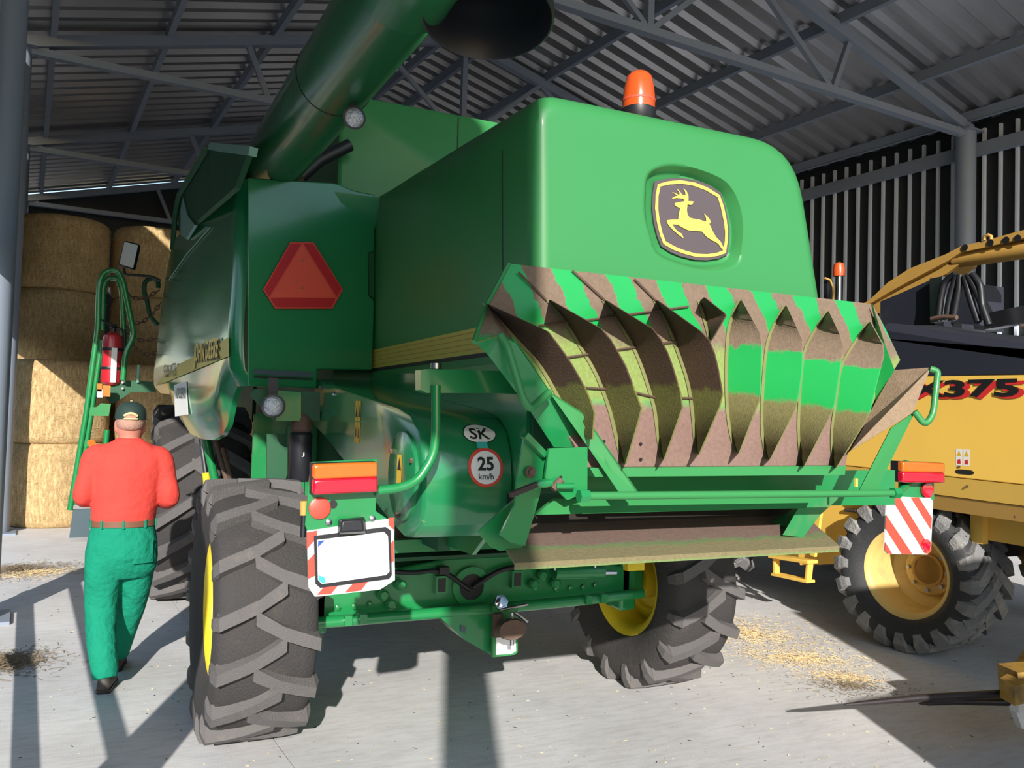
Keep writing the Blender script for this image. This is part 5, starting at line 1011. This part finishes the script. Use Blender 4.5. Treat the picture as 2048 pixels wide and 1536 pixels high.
# ================================================================ loader with bale tines, reaching in at the right edge
ld = empty('bale_loader', (4.6, 1.2, 0), 'worn yellow loader with two long dark bale tines at the right edge', 'loader')
M['tine'] = mat('dark_tine_steel', (0.045, 0.038, 0.04), 0.45, metal=0.5, dust=(0.12, 0.09, 0.07), dust_amt=0.1, scale=20)
M['loader'] = mat('worn_loader_yellow', (0.36, 0.21, 0.035), 0.6, dust=(0.06, 0.05, 0.05), dust_amt=0.35, scale=12)
def tine(a, b, lab):
    a = Vector(a); b = Vector(b); mid = a.lerp(b, 0.45)+Vector((0, 0, 0.008)); tube('tine', [a, a.lerp(b, 0.1), mid, b, b+(b-a)*0.15], [0.005, 0.012, 0.019, 0.021, 0.021], M['tine'], ld, n=10)
tine([(3.427,3.245,0.300)][0], [(4.304,2.983,0.340)][0], '')
tine([(3.948,3.228,0.250)][0], [(4.438,3.076,0.250)][0], '')
car = mk('tine_carriage', *merge(geo_prism([(4.209,2.950,0.340),(4.338,2.996,0.340),(4.928,3.298,0.340),(5.004,3.272,0.340),(4.365,2.853,0.340),(4.158,2.833,0.340)], (0, 0, 0.10)), geo_box((5.1, 2.7, 0.45), (0.3, 0.4, 0.4))), M['loader'], ld)
mk('carriage_bracket', *merge(geo_bar([(4.485,3.056,0.240)][0], [(4.532,3.042,0.120)][0], 0.05, 0.05), geo_bar([(4.448,3.036,0.240)][0], [(4.675,3.056,0.240)][0], 0.05, 0.06)), M['white'], ld)
bar('loader_boom', (5.1, 2.7, 0.6), (4.3, 0.5, 1.35), 0.22, 0.26, M['loader'], ld)
mk('loader_body', *merge(geo_box((3.8, -0.6, 1.05), (1.7, 2.6, 0.7)), geo_box((4.0, -0.9, 2.0), (1.3, 1.6, 1.2))), M['loader'], ld, bevel=0.03)
for (x, y) in ((3.05, 0.3), (4.65, 0.3), (3.05, -1.5), (4.65, -1.5)):
    wheel(ld, 'wheel', (x, y, 0.5), 0.50, 0.38, 0.27, 14, 0.03, 0.0, mt='rubber_h', ml='rubber_h', mr='harv', outer=-1 if x < 3.8 else 1, lugs=False)
bar('carriage_beam', (4.33, 2.99, 0.40), (5.1, 2.72, 0.46), 0.16, 0.14, M['loader'], ld)

# ================================================================ round straw bales
def straw_mat(name, c1, c2, c3):
    m = bpy.data.materials.new(name); nt, b = nodes_of(m); N, L = nt.nodes, nt.links
    g = N.new('ShaderNodeNewGeometry')
    def nz(scale, sc, rot):
        mp = N.new('ShaderNodeMapping'); mp.inputs['Scale'].default_value = sc; mp.inputs['Rotation'].default_value = rot; L.new(g.outputs['Position'], mp.inputs[0])
        n = N.new('ShaderNodeTexNoise'); n.inputs['Scale'].default_value = scale; n.inputs['Detail'].default_value = 5; n.inputs['Roughness'].default_value = 0.7; L.new(mp.outputs[0], n.inputs['Vector']); return n
    a = nz(28, (1, 1, 4), (0, 0.25, 0)); c = nz(34, (1, 1, 0.25), (0.4, 0.3, 0)); d = nz(3.5, (1, 1, 1.6), (0, 0, 0))
    mx = N.new('ShaderNodeMath'); mx.operation = 'MAXIMUM'; L.new(a.outputs['Fac'], mx.inputs[0]); L.new(c.outputs['Fac'], mx.inputs[1])
    r = N.new('ShaderNodeValToRGB'); L.new(mx.outputs[0], r.inputs[0]); e = r.color_ramp.elements
    e[0].position = 0.36; e[0].color = tuple(c1)+(1,); e[1].position = 0.72; e[1].color = tuple(c3)+(1,); q = e.new(0.52); q.color = tuple(c2)+(1,)
    m2 = N.new('ShaderNodeMix'); m2.data_type = 'RGBA'; m2.blend_type = 'MULTIPLY'; m2.inputs[0].default_value = 0.6
    r2 = N.new('ShaderNodeValToRGB'); L.new(d.outputs['Fac'], r2.inputs[0]); r2.color_ramp.elements[0].position = 0.3; r2.color_ramp.elements[0].color = (0.62, 0.58, 0.52, 1); r2.color_ramp.elements[1].position = 0.65
    L.new(r.outputs[0], m2.inputs[6]); L.new(r2.outputs[0], m2.inputs[7]); L.new(m2.outputs[2], b.inputs['Base Color'])
    b.inputs['Roughness'].default_value = 0.85
    bp = N.new('ShaderNodeBump'); bp.inputs['Strength'].default_value = 0.8; bp.inputs['Distance'].default_value = 0.03; L.new(mx.outputs[0], bp.inputs['Height']); L.new(bp.outputs[0], b.inputs['Normal'])
    return m
M['straw'] = straw_mat('straw', (0.30, 0.18, 0.07), (0.60, 0.42, 0.20), (0.82, 0.64, 0.36))
M['chaff'] = mat('loose_straw', (0.70, 0.53, 0.29), 0.8, var=0.35, scale=40)
M['chaff_dark'] = mat('dark_chaff', (0.20, 0.155, 0.10), 0.85, var=0.4, scale=40)
def bale_mesh(seed, R=0.675, H=1.16):
    rnd = random.Random(seed); n = 56; rows = []
    hs = [0, 0.03, 0.10, 0.25, 0.42, 0.58, 0.75, 0.9, 1.0, 1.07, 1.13, 1.16]
    rs = [0.90, 0.965, 0.99, 1.0, 1.003, 1.0, 1.003, 1.0, 0.998, 0.985, 0.955, 0.89]
    ph = [rnd.uniform(0, 6.28) for _ in range(6)]
    v = []
    for h, r in zip(hs, rs):
        for k in range(n):
            a = 2*math.pi*k/n; d = 1+0.010*math.sin(3*a+ph[0]+2*h)+0.008*math.sin(7*a+ph[1]-3*h)+rnd.uniform(-0.006, 0.006)
            v.append((R*r*d*math.cos(a), R*r*d*math.sin(a), h))
    f = [(i*n+k, i*n+(k+1) % n, (i+1)*n+(k+1) % n, (i+1)*n+k) for i in range(len(hs)-1) for k in range(n)]+[tuple(range(n)), tuple(range((len(hs)-1)*n, len(hs)*n))]
    return v, f
def strands(pts_fn, n, ln, w, seed):
    """n thin straws as three sided slivers"""
    rnd = random.Random(seed); v, f = [], []
    for _ in range(n):
        p, t, nn = pts_fn(rnd); L_ = ln*rnd.uniform(0.4, 1.3); ww = w*rnd.uniform(0.6, 1.4); s = t.cross(nn).normalized()
        a, b = p-t*L_/2, p+t*L_/2+nn*rnd.uniform(0, 0.15)*L_; k = len(v)
        v += [a-s*ww, a+s*ww, a+nn*ww, b-s*ww*0.7, b+s*ww*0.7, b+nn*ww*0.7]; f += [(k, k+1, k+4, k+3), (k+1, k+2, k+5, k+4), (k+2, k, k+3, k+5)]
    return v, f
def fuzz(rnd):
    a = rnd.uniform(0, 6.283); h = rnd.uniform(0.10, 1.06); nn = Vector((math.cos(a), math.sin(a), 0)); tg = Vector((-math.sin(a), math.cos(a), 0))
    th = rnd.gauss(0, 0.6); t = (tg*math.cos(th)+Vector((0, 0, 1))*math.sin(th)+nn*rnd.uniform(-0.05, 0.22)).normalized()
    return nn*0.670+Vector((0, 0, h)), t, nn
BM = []
BALES = []
cols = [0.42, 1.84, 3.26]
rows_ = [(13.75, 2), (15.25, 4)]
names = {(0, 0, 0): 'sunlit straw bale on the floor beside the left column, bottom of the front stack', (0, 0, 1): 'half sunlit straw bale on top of the bottom bale by the left column',
         (0, 1, 0): 'straw bale on the floor behind the ladder, partly hidden by the walking man', (0, 1, 1): 'straw bale behind the fire extinguisher, second from the floor',
         (0, 2, 0): 'floor level straw bale mostly hidden by the big front tyre', (0, 2, 1): 'second level straw bale mostly hidden by the green side shield',
         (1, 0, 2): 'shaded straw bale in the third layer, next to the left column', (1, 0, 3): 'dark straw bale at the top of the stack, next to the left column',
         (1, 1, 2): 'shaded straw bale in the third layer, behind the ladder handrail', (1, 1, 3): 'dark straw bale at the top of the stack, behind the mirror',
         (1, 2, 2): 'shaded third layer straw bale against the green side shield', (1, 2, 3): 'top layer straw bale hidden behind the grain tank flap',
         (1, 0, 0): 'floor level straw bale in the rear row by the left column', (1, 0, 1): 'second level straw bale in the rear row by the left column', (1, 1, 0): 'floor level straw bale in the middle of the rear row',
         (1, 1, 1): 'second level straw bale in the middle of the rear row', (1, 2, 0): 'floor level straw bale at the right of the rear row', (1, 2, 1): 'second level straw bale at the right of the rear row'}
b0 = fz0 = None
for r_, (yy, nl) in enumerate(rows_):
    for c_, xx in enumerate(cols):
        for l_ in range(nl):
            jit = random.Random(r_*100+c_*10+l_); mw = Matrix.Translation(B(xx+jit.uniform(-0.015, 0.015), yy+jit.uniform(-0.02, 0.02)+(0.05*c_), 1.16*l_)) @ Matrix.Rotation(jit.randrange(4)*math.pi/2, 4, 'Z')
            if b0 is None:
                b0 = mk('straw_bale', *bale_mesh(3), M['straw'], None, smooth=60, local=mw); o = b0
                fz0 = mk('straw_fuzz', *strands(fuzz, 900, 0.11, 0.0016, 5), M['chaff'], o, local=mw, kind='stuff')
            else:
                o = dup(b0, None, mw); dup(fz0, o, mw)
            tag(o, names[(r_, c_, l_)], 'straw bale', 'round straw bales stacked on end')
# ================================================================ loose straw and chaff on the floor
def patch(name, c, rx, ry, n, ln, w, matl, label, seed, rot=0.0, hmax=0.02):
    cx, cy = c[0], c[1]
    def fn(rnd):
        a = rnd.uniform(0, 6.283); q = abs(rnd.gauss(0, 0.5)); x, y = rx*q*math.cos(a), ry*q*math.sin(a)
        p = Vector((cx+x*math.cos(rot)-y*math.sin(rot), cy+x*math.sin(rot)+y*math.cos(rot), 0.002+hmax*max(0, 1-q)*rnd.random())); th = rnd.uniform(0, 6.283)
        return p, Vector((math.cos(th), math.sin(th), rnd.uniform(-0.02, 0.1))).normalized(), Vector((0, 0, 1))
    o = mk(name, *strands(fn, n, ln, w, seed), matl); tag(o, label, None, None, 'stuff'); return o
patch('loose_straw', [(4.719,5.475,0.000)][0], 0.75, 0.95, 2000, 0.045, 0.0018, M['chaff'], 'golden straw litter on the floor behind the right rear tyre', 1, 0.2, 0.012)
patch('loose_straw', [(4.593,4.779,0.000)][0], 0.65, 0.35, 1300, 0.045, 0.0017, M['chaff'], 'straw litter on the floor beside the yellow machine', 2, -0.5, 0.008)
patch('loose_straw', [(4.568,4.329,0.000)][0], 0.35, 0.20, 800, 0.035, 0.0016, M['chaff'], 'thin straw litter in front of the dark tines', 3, -0.6, 0.006)
patch('loose_straw', [(4.456,4.178,0.000)][0], 0.45, 0.30, 800, 0.03, 0.0016, M['chaff_dark'], 'dark chaff on the floor in front of the dark tines', 9, -0.6, 0.006)
patch('loose_straw', [(-0.977,9.913,-0.000)][0], 0.75, 0.45, 2500, 0.05, 0.002, M['chaff_dark'], 'grey straw heap on the floor near the bales', 4, 0.3, 0.06)
patch('loose_straw', [(-0.782,9.719,0.000)][0], 0.55, 0.35, 900, 0.05, 0.002, M['chaff'], 'golden straw around the grey heap near the bales', 6, 0.3, 0.03)
patch('loose_straw', [(-0.676,6.478,0.000)][0], 0.35, 0.35, 1800, 0.05, 0.002, M['chaff_dark'], 'straw heap on the floor at the left picture edge', 5, 0.3, 0.05)
def fn_(rnd):
    return B(rnd.uniform(-3, 7.5), rnd.uniform(2.2, 11), 0.002), Vector((math.cos(rnd.uniform(0, 6.28)), math.sin(rnd.uniform(0, 6.28)), 0)).normalized(), Vector((0, 0, 1))
mk('scattered_chaff', *strands(fn_, 2600, 0.016, 0.002, 11), M['chaff'], floor, kind='stuff')
mk('scattered_specks', *strands(fn_, 900, 0.018, 0.0022, 12), M['ink'], floor, kind='stuff')

# ================================================================ fire extinguisher on the ladder
ec_ = Vector([(-0.128,7.320,1.908)][0])
fe = empty('fire_extinguisher', ec_, 'red fire extinguisher strapped beside the green ladder', 'fire extinguisher')
lathe('cylinder', [(0.05, -0.02), (0.072, 0.0), (0.075, 0.02), (0.075, 0.33), (0.066, 0.37), (0.03, 0.395)], ec_, (0, 0, 1), M['red'], fe, n=24)
lathe('valve', [(0.018, 0.39), (0.018, 0.43), (0.03, 0.435), (0.02, 0.46)], ec_, (0, 0, 1), M['black'], fe, n=12)
tube('valve_lever', [ec_+Vector((0.01, 0, 0.45)), ec_+Vector((-0.05, 0, 0.47)), ec_+Vector((-0.11, 0, 0.50))], 0.008, M['black'], fe, n=6)
tube('hose', [ec_+Vector((0.02, 0, 0.43)), ec_+Vector((0.08, 0, 0.42)), ec_+Vector((0.085, 0, 0.2)), ec_+Vector((0.08, 0, 0.05))], 0.010, M['black'], fe, n=8, rnd=0.04)
for z in (0.10, 0.25): lathe('strap', [(0.0765, z), (0.0785, z+0.01), (0.0765, z+0.022)], ec_, (0, 0, 1), M['black'], fe, n=24)
prism('instruction_label', [ec_+Vector((-0.005, -0.0795, 0.0)), ec_+Vector((0.035, -0.0795, 0.0)), ec_+Vector((0.035, -0.0795, 0.27)), ec_+Vector((-0.005, -0.0795, 0.27))], (0, 0.006, 0), M['white'], fe)

# ================================================================ the man walking away
M['skin'] = mat('skin', (0.52, 0.21, 0.15), 0.55, var=0.08, scale=8)
M['skin'].node_tree.nodes['Principled BSDF'].inputs['Subsurface Weight'].default_value = 0.1
M['shirt'] = mat('red_cotton', (0.60, 0.050, 0.036), 0.85, var=0.06, bump=0.5, bscale=6, bdist=0.06)
M['trousers'] = mat('green_work_cloth', (0.008, 0.225, 0.135), 0.85, spec=0.15, var=0.06, bump=0.7, bscale=6, bdist=0.08)
M['cap'] = mat('dark_green_cap', (0.012, 0.035, 0.028), 0.8)
M['captrim'] = mat('cap_cream_trim', (0.62, 0.50, 0.26), 0.7)
M['hair'] = mat('short_grey_hair', (0.44, 0.25, 0.19), 0.8, bump=0.5, bscale=150)
M['leather'] = mat('brown_leather', (0.17, 0.075, 0.04), 0.55)
M['shoe'] = mat('dark_shoe', (0.05, 0.042, 0.038), 0.6, dust=(0.16, 0.13, 0.1), dust_amt=0.3)
PX0, PY0 = 0.005, 5.80
def ell(c, rx, ry, n=20, tilt=(0, 0)):
    c = Vector(c); return [c+Vector((rx*math.cos(2*math.pi*k/n), ry*math.sin(2*math.pi*k/n), tilt[0]*rx*math.cos(2*math.pi*k/n)+tilt[1]*ry*math.sin(2*math.pi*k/n))) for k in range(n)]
def limb(pts, radii, n=12, flat=1.0):
    return geo_tube(cr(pts, 5, closed=False), [r for a, b in zip(radii, radii[1:]) for r in [a+(b-a)*k/5 for k in range(5)]]+[radii[-1]], n)
def ball(c, r, n=12):
    prof = [(max(0.002, r*math.sin(math.pi*k/n)), -r*math.cos(math.pi*k/n)) for k in range(n+1)]
    return geo_lathe(prof, c, (0, 0, 1), 14)
def fused(name, geos, mt_, parent, vox, smooth=6, loc=None):
    v, f = merge(*geos)
    o = mk(name, v, f, mt_, parent, smooth=180)
    r = o.modifiers.new('remesh', 'REMESH'); r.mode = 'VOXEL'; r.voxel_size = vox; r.use_smooth_shade = True
    s = o.modifiers.new('smooth', 'SMOOTH'); s.factor = 0.5; s.iterations = smooth
    return o
def pp(dx, dy, z): return Vector((PX0+dx, PY0+dy, z))
# skin: head, neck, trunk core, arms, hands with fingers, legs: one continuous surface
hd_c = pp(0.015, 0.02, 1.605)
head = geo_loft([ell(pp(0.015, 0.035, 1.455), 0.052, 0.055), ell(pp(0.015, 0.03, 1.50), 0.058, 0.066), ell(pp(0.015, 0.03, 1.53), 0.066, 0.08), ell(pp(0.015, 0.03, 1.57), 0.076, 0.094), ell(pp(0.015, 0.025, 1.62), 0.080, 0.102), ell(pp(0.015, 0.02, 1.67), 0.078, 0.100), ell(pp(0.015, 0.018, 1.71), 0.062, 0.080), ell(pp(0.015, 0.018, 1.735), 0.02, 0.03)])
neck = geo_loft([ell(pp(0.01, 0.0, 1.36), 0.085, 0.07), ell(pp(0.012, 0.005, 1.42), 0.068, 0.066), ell(pp(0.014, 0.01, 1.48), 0.062, 0.064), ell(pp(0.015, 0.012, 1.55), 0.062, 0.066)])
ears = [geo_loft([ell(pp(0.015+s*0.080, 0.02, z), 0.014, w) for z, w in ((1.565, 0.006), (1.585, 0.018), (1.61, 0.024), (1.63, 0.018), (1.64, 0.006))]) for s in (-1, 1)]
face = [geo_loft([ell(pp(0.015, 0.125, 1.575), 0.010, 0.010), ell(pp(0.015, 0.135, 1.59), 0.016, 0.018), ell(pp(0.015, 0.125, 1.625), 0.008, 0.010)]), limb([pp(-0.01, 0.118, 1.548), pp(0.015, 0.124, 1.548), pp(0.04, 0.118, 1.548)], [0.006, 0.009, 0.006]),
        ball(pp(-0.018, 0.112, 1.622), 0.015), ball(pp(0.048, 0.112, 1.622), 0.015)]
def hand(w, fwd, side, palm_dn):
    """palm plus five separate fingers, gently curled; w wrist, fwd along the hand, side towards the thumb"""
    fwd = fwd.normalized(); side = side.normalized(); dn = palm_dn.normalized(); g = []
    g.append(geo_loft([[w+fwd*a+side*(b*math.cos(t))+dn*(c*math.sin(t)) for t in [2*math.pi*k/12 for k in range(12)]] for a, b, c in ((-0.03, 0.028, 0.022), (0.0, 0.030, 0.019), (0.04, 0.042, 0.017), (0.085, 0.042, 0.014))]))
    for i, (o_, l_) in enumerate(((0.031, 0.072), (0.011, 0.080), (-0.010, 0.075), (-0.030, 0.060))):
        b = w+fwd*0.075+side*o_; g.append(limb([b, b+fwd*l_*0.45+dn*0.008, b+fwd*l_*0.75+dn*0.026, b+fwd*l_*0.85+dn*0.048], [0.0095, 0.009, 0.0085, 0.007], 8))
    b = w+fwd*0.018+side*0.030; g.append(limb([b, b+side*0.026+fwd*0.028+dn*0.008, b+side*0.030+fwd*0.060+dn*0.02, b+side*0.022+fwd*0.078+dn*0.03], [0.014, 0.012, 0.010, 0.008], 8))
    return g
LS, LE, LWr = pp(-0.178, 0.0, 1.43), pp(-0.232, -0.02, 1.17), pp(-0.155, 0.23, 1.13)
RS, RE, RWr = pp(0.20, 0.0, 1.42), pp(0.262, -0.02, 1.15), pp(0.165, 0.22, 1.12)
bodyg = [head, neck]+ears+face
bodyg.append(geo_loft([ell(pp(0.0, 0.01, 0.86), 0.13, 0.085), ell(pp(0.0, 0.0, 1.0), 0.135, 0.085), ell(pp(0.0, 0.0, 1.2), 0.145, 0.09), ell(pp(0.01, 0.0, 1.33), 0.15, 0.085), ell(pp(0.01, 0.0, 1.44), 0.10, 0.07)]))
for S_, E_, W_ in ((LS, LE, LWr), (RS, RE, RWr)): bodyg.append(limb([S_.lerp(pp(0, 0, 1.40), 0.3), S_, S_.lerp(E_, 0.5), E_, E_.lerp(W_, 0.5), W_], [0.055, 0.05, 0.043, 0.036, 0.034, 0.027]))
bodyg += hand(LWr, Vector((0.55, 0.8, 0.0)), Vector((0.2, -0.1, 1)), Vector((0.8, -0.5, 0)))+hand(RWr, Vector((-0.55, 0.8, 0)), Vector((-0.2, -0.1, 1)), Vector((-0.8, -0.5, 0)))
LH, LK, LA = pp(-0.065, 0.0, 0.86), pp(-0.085, 0.03, 0.50), pp(-0.065, -0.11, 0.12)
RH, RK, RA = pp(0.085, 0.02, 0.86), pp(0.070, 0.16, 0.50), pp(-0.005, 0.33, 0.11)
for H_, K_, A_ in ((LH, LK, LA), (RH, RK, RA)): bodyg.append(limb([H_, H_.lerp(K_, 0.5), K_, K_.lerp(A_, 0.4), A_], [0.085, 0.075, 0.055, 0.052, 0.038]))
person = fused('person', bodyg, M['skin'], None, 0.0095, 3)
tag(person, 'man in red long-sleeved shirt, green trousers and dark cap walking away', 'person')
# shirt: trunk and sleeves in one surface
sh_ = [geo_loft([ell(pp(0.0, 0.0, 0.985), 0.187, 0.128, 28), ell(pp(0.0, -0.004, 1.03), 0.186, 0.130, 28), ell(pp(0.002, -0.006, 1.12), 0.188, 0.130, 28), ell(pp(0.006, -0.008, 1.24), 0.200, 0.132, 28), ell(pp(0.010, -0.008, 1.35), 0.214, 0.128, 28), ell(pp(0.010, -0.004, 1.43), 0.205, 0.112, 28), ell(pp(0.010, 0.0, 1.48), 0.155, 0.092, 28), ell(pp(0.012, 0.004, 1.515), 0.088, 0.078, 28), ell(pp(0.012, 0.006, 1.532), 0.072, 0.072, 28)])]
for S_, E_, W_ in ((LS, LE, LWr), (RS, RE, RWr)): sh_.append(limb([S_.lerp(pp(0, 0, 1.37), 0.35), S_+Vector((0, 0, -0.02)), S_.lerp(E_, 0.5), E_, E_.lerp(W_, 0.55), W_-(W_-E_)*0.06], [0.080, 0.074, 0.066, 0.060, 0.055, 0.044], 14))
shirt = fused('shirt', sh_, M['shirt'], person, 0.011, 5)
# trousers
tr_ = [geo_loft([ell(pp(0.0, 0.005, 1.005), 0.178, 0.120, 28), ell(pp(0.0, 0.0, 0.97), 0.186, 0.128, 28), ell(pp(0.0, -0.006, 0.88), 0.202, 0.146, 28), ell(pp(0.004, -0.006, 0.79), 0.205, 0.142, 28), ell(pp(0.006, 0.0, 0.71), 0.195, 0.118, 28), ell(pp(0.008, 0.0, 0.66), 0.15, 0.08, 28)])]
tr_.append(limb([pp(-0.095, 0.0, 0.84), pp(-0.10, 0.005, 0.68), pp(-0.105, 0.02, 0.48), pp(-0.095, -0.04, 0.30), pp(-0.072, -0.09, 0.16), pp(-0.062, -0.115, 0.075)], [0.116, 0.110, 0.094, 0.086, 0.080, 0.070], 18))
tr_.append(limb([pp(0.095, 0.01, 0.84), pp(0.09, 0.06, 0.68), pp(0.072, 0.14, 0.48), pp(0.035, 0.24, 0.30), pp(0.008, 0.30, 0.17), pp(-0.004, 0.33, 0.09)], [0.110, 0.102, 0.090, 0.082, 0.078, 0.07], 18))
trou = fused('trousers', tr_, M['trousers'], person, 0.011, 4)
v, f = geo_loft([[p+Vector((0, 0, 0.0)) for p in ell(pp(0.0, 0.0, 0.985), 0.1895, 0.1325, 40)], ell(pp(0.0, 0.0, 1.022), 0.1885, 0.1325, 40)], caps=False)
mk('belt', v, f, M['leather'], person, smooth=60)
for a in (-2.25, -1.57, -0.85, -2.9, -0.2):
    c = pp(0.191*math.cos(a), 0.134*math.sin(a), 1.003); mk('belt_loop', *geo_box(c, (0.012, 0.008, 0.05), Matrix.Rotation(a+1.57, 3, 'Z')), M['trousers'], trou)
v, f = geo_loft([[pp(x, -0.006-0.150*math.sqrt(max(0, 1-(x/0.212)**2))-0.004, z) for x in (0.06, 0.09, 0.12, 0.15, 0.175)] for z in (0.765, 0.80, 0.86, 0.91)], caps=False, closed=False)
mk('back_pocket', v, f, M['trousers'], trou, smooth=60)
# shoes
def shoe(a, yaw):
    mw = Matrix.Translation(a) @ Matrix.Rotation(yaw, 4, 'Z')
    r = [[(x*w, y, z*h) for x, z in [(math.cos(2*math.pi*k/14), max(0.0, 0.5+0.62*math.sin(2*math.pi*k/14))) for k in range(14)]] for y, w, h in ((-0.075, 0.025, 0.06), (-0.065, 0.036, 0.085), (-0.02, 0.040, 0.10), (0.05, 0.042, 0.09), (0.11, 0.048, 0.06), (0.17, 0.044, 0.045), (0.195, 0.025, 0.03))]
    o = mk('shoe', *geo_loft(r), M['shoe'], person, smooth=60, local=mw)
    s = [[(x*w, y, z) for x, z in ((-1, 0), (1, 0), (1, 0.022), (-1, 0.022))] for y, w in ((-0.078, 0.03), (-0.06, 0.041), (0.05, 0.044), (0.11, 0.051), (0.17, 0.046), (0.20, 0.024))]
    mk('sole', *geo_loft(s), M['black'], o, smooth=40, local=mw)
shoe(pp(-0.062, -0.10, 0.0), -0.15); shoe(pp(-0.004, 0.33, 0.0), -0.1)
# cap with peak, trim and strap opening; short hair below it
def capring(z, rx, ry, n=32): return ell(pp(0.015, 0.022, z), rx, ry, n)
cap = loft('cap', [capring(1.648, 0.091, 0.113), capring(1.68, 0.0905, 0.112), capring(1.715, 0.083, 0.102), capring(1.742, 0.064, 0.08), capring(1.757, 0.036, 0.045), capring(1.762, 0.008, 0.01)], M['cap'], person, smooth=60)
tube('strap_trim', [pp(0.015+0.0925*math.sin(a)*0.99, 0.022-0.115*math.cos(a), 1.652+0.034*max(0, math.cos(a/0.42*1.57*0.64))) for a in [(-0.42+0.84*k/12)*1.0 for k in range(13)]], 0.0085, M['captrim'], cap, n=8)
mk('strap_opening', *geo_loft([[pp(0.015+0.0922*math.sin(a), 0.022-0.1145*math.cos(a), z) for a in [-0.34+0.68*k/8 for k in range(9)]] for z in (1.652, 1.674)], caps=False, closed=False), M['skin'], cap)
tube('strap', [pp(0.015+0.0925*math.sin(a), 0.022-0.115*math.cos(a), 1.652) for a in [-0.42+0.84*k/10 for k in range(11)]], 0.006, M['captrim'], cap, n=8)
lathe('cap_button', [(0.010, 0), (0.008, 0.006)], pp(0.015, 0.022, 1.76), (0, 0, 1), M['captrim'], cap, n=10)
for s in (-1, 1): lathe('eyelet', [(0.005, 0), (0.004, 0.003)], pp(0.015+s*0.035, -0.058, 1.722), (s*0.3, -1, 0.9), M['captrim'], cap, n=8)
v, f = geo_loft([[pp(0.015+r*math.sin(a), 0.022+0.10*math.cos(a)+(r-0.08)*0.9, 1.655-0.012*(1 if r > 0.1 else 0)) for a in [-1.1+2.2*k/12 for k in range(13)]] for r in (0.085, 0.12, 0.14)], caps=False, closed=False)
mk('cap_peak', v, f, M['cap'], cap, smooth=60)
hr = loft('hair', [ell(pp(0.015, 0.012, 1.578), 0.060, 0.082, 28), ell(pp(0.015, 0.014, 1.60), 0.0805, 0.1015, 28), ell(pp(0.015, 0.016, 1.625), 0.0845, 0.106, 28), ell(pp(0.015, 0.018, 1.66), 0.084, 0.106, 28)], M['hair'], person, smooth=60)
bpy.context.view_layer.update()
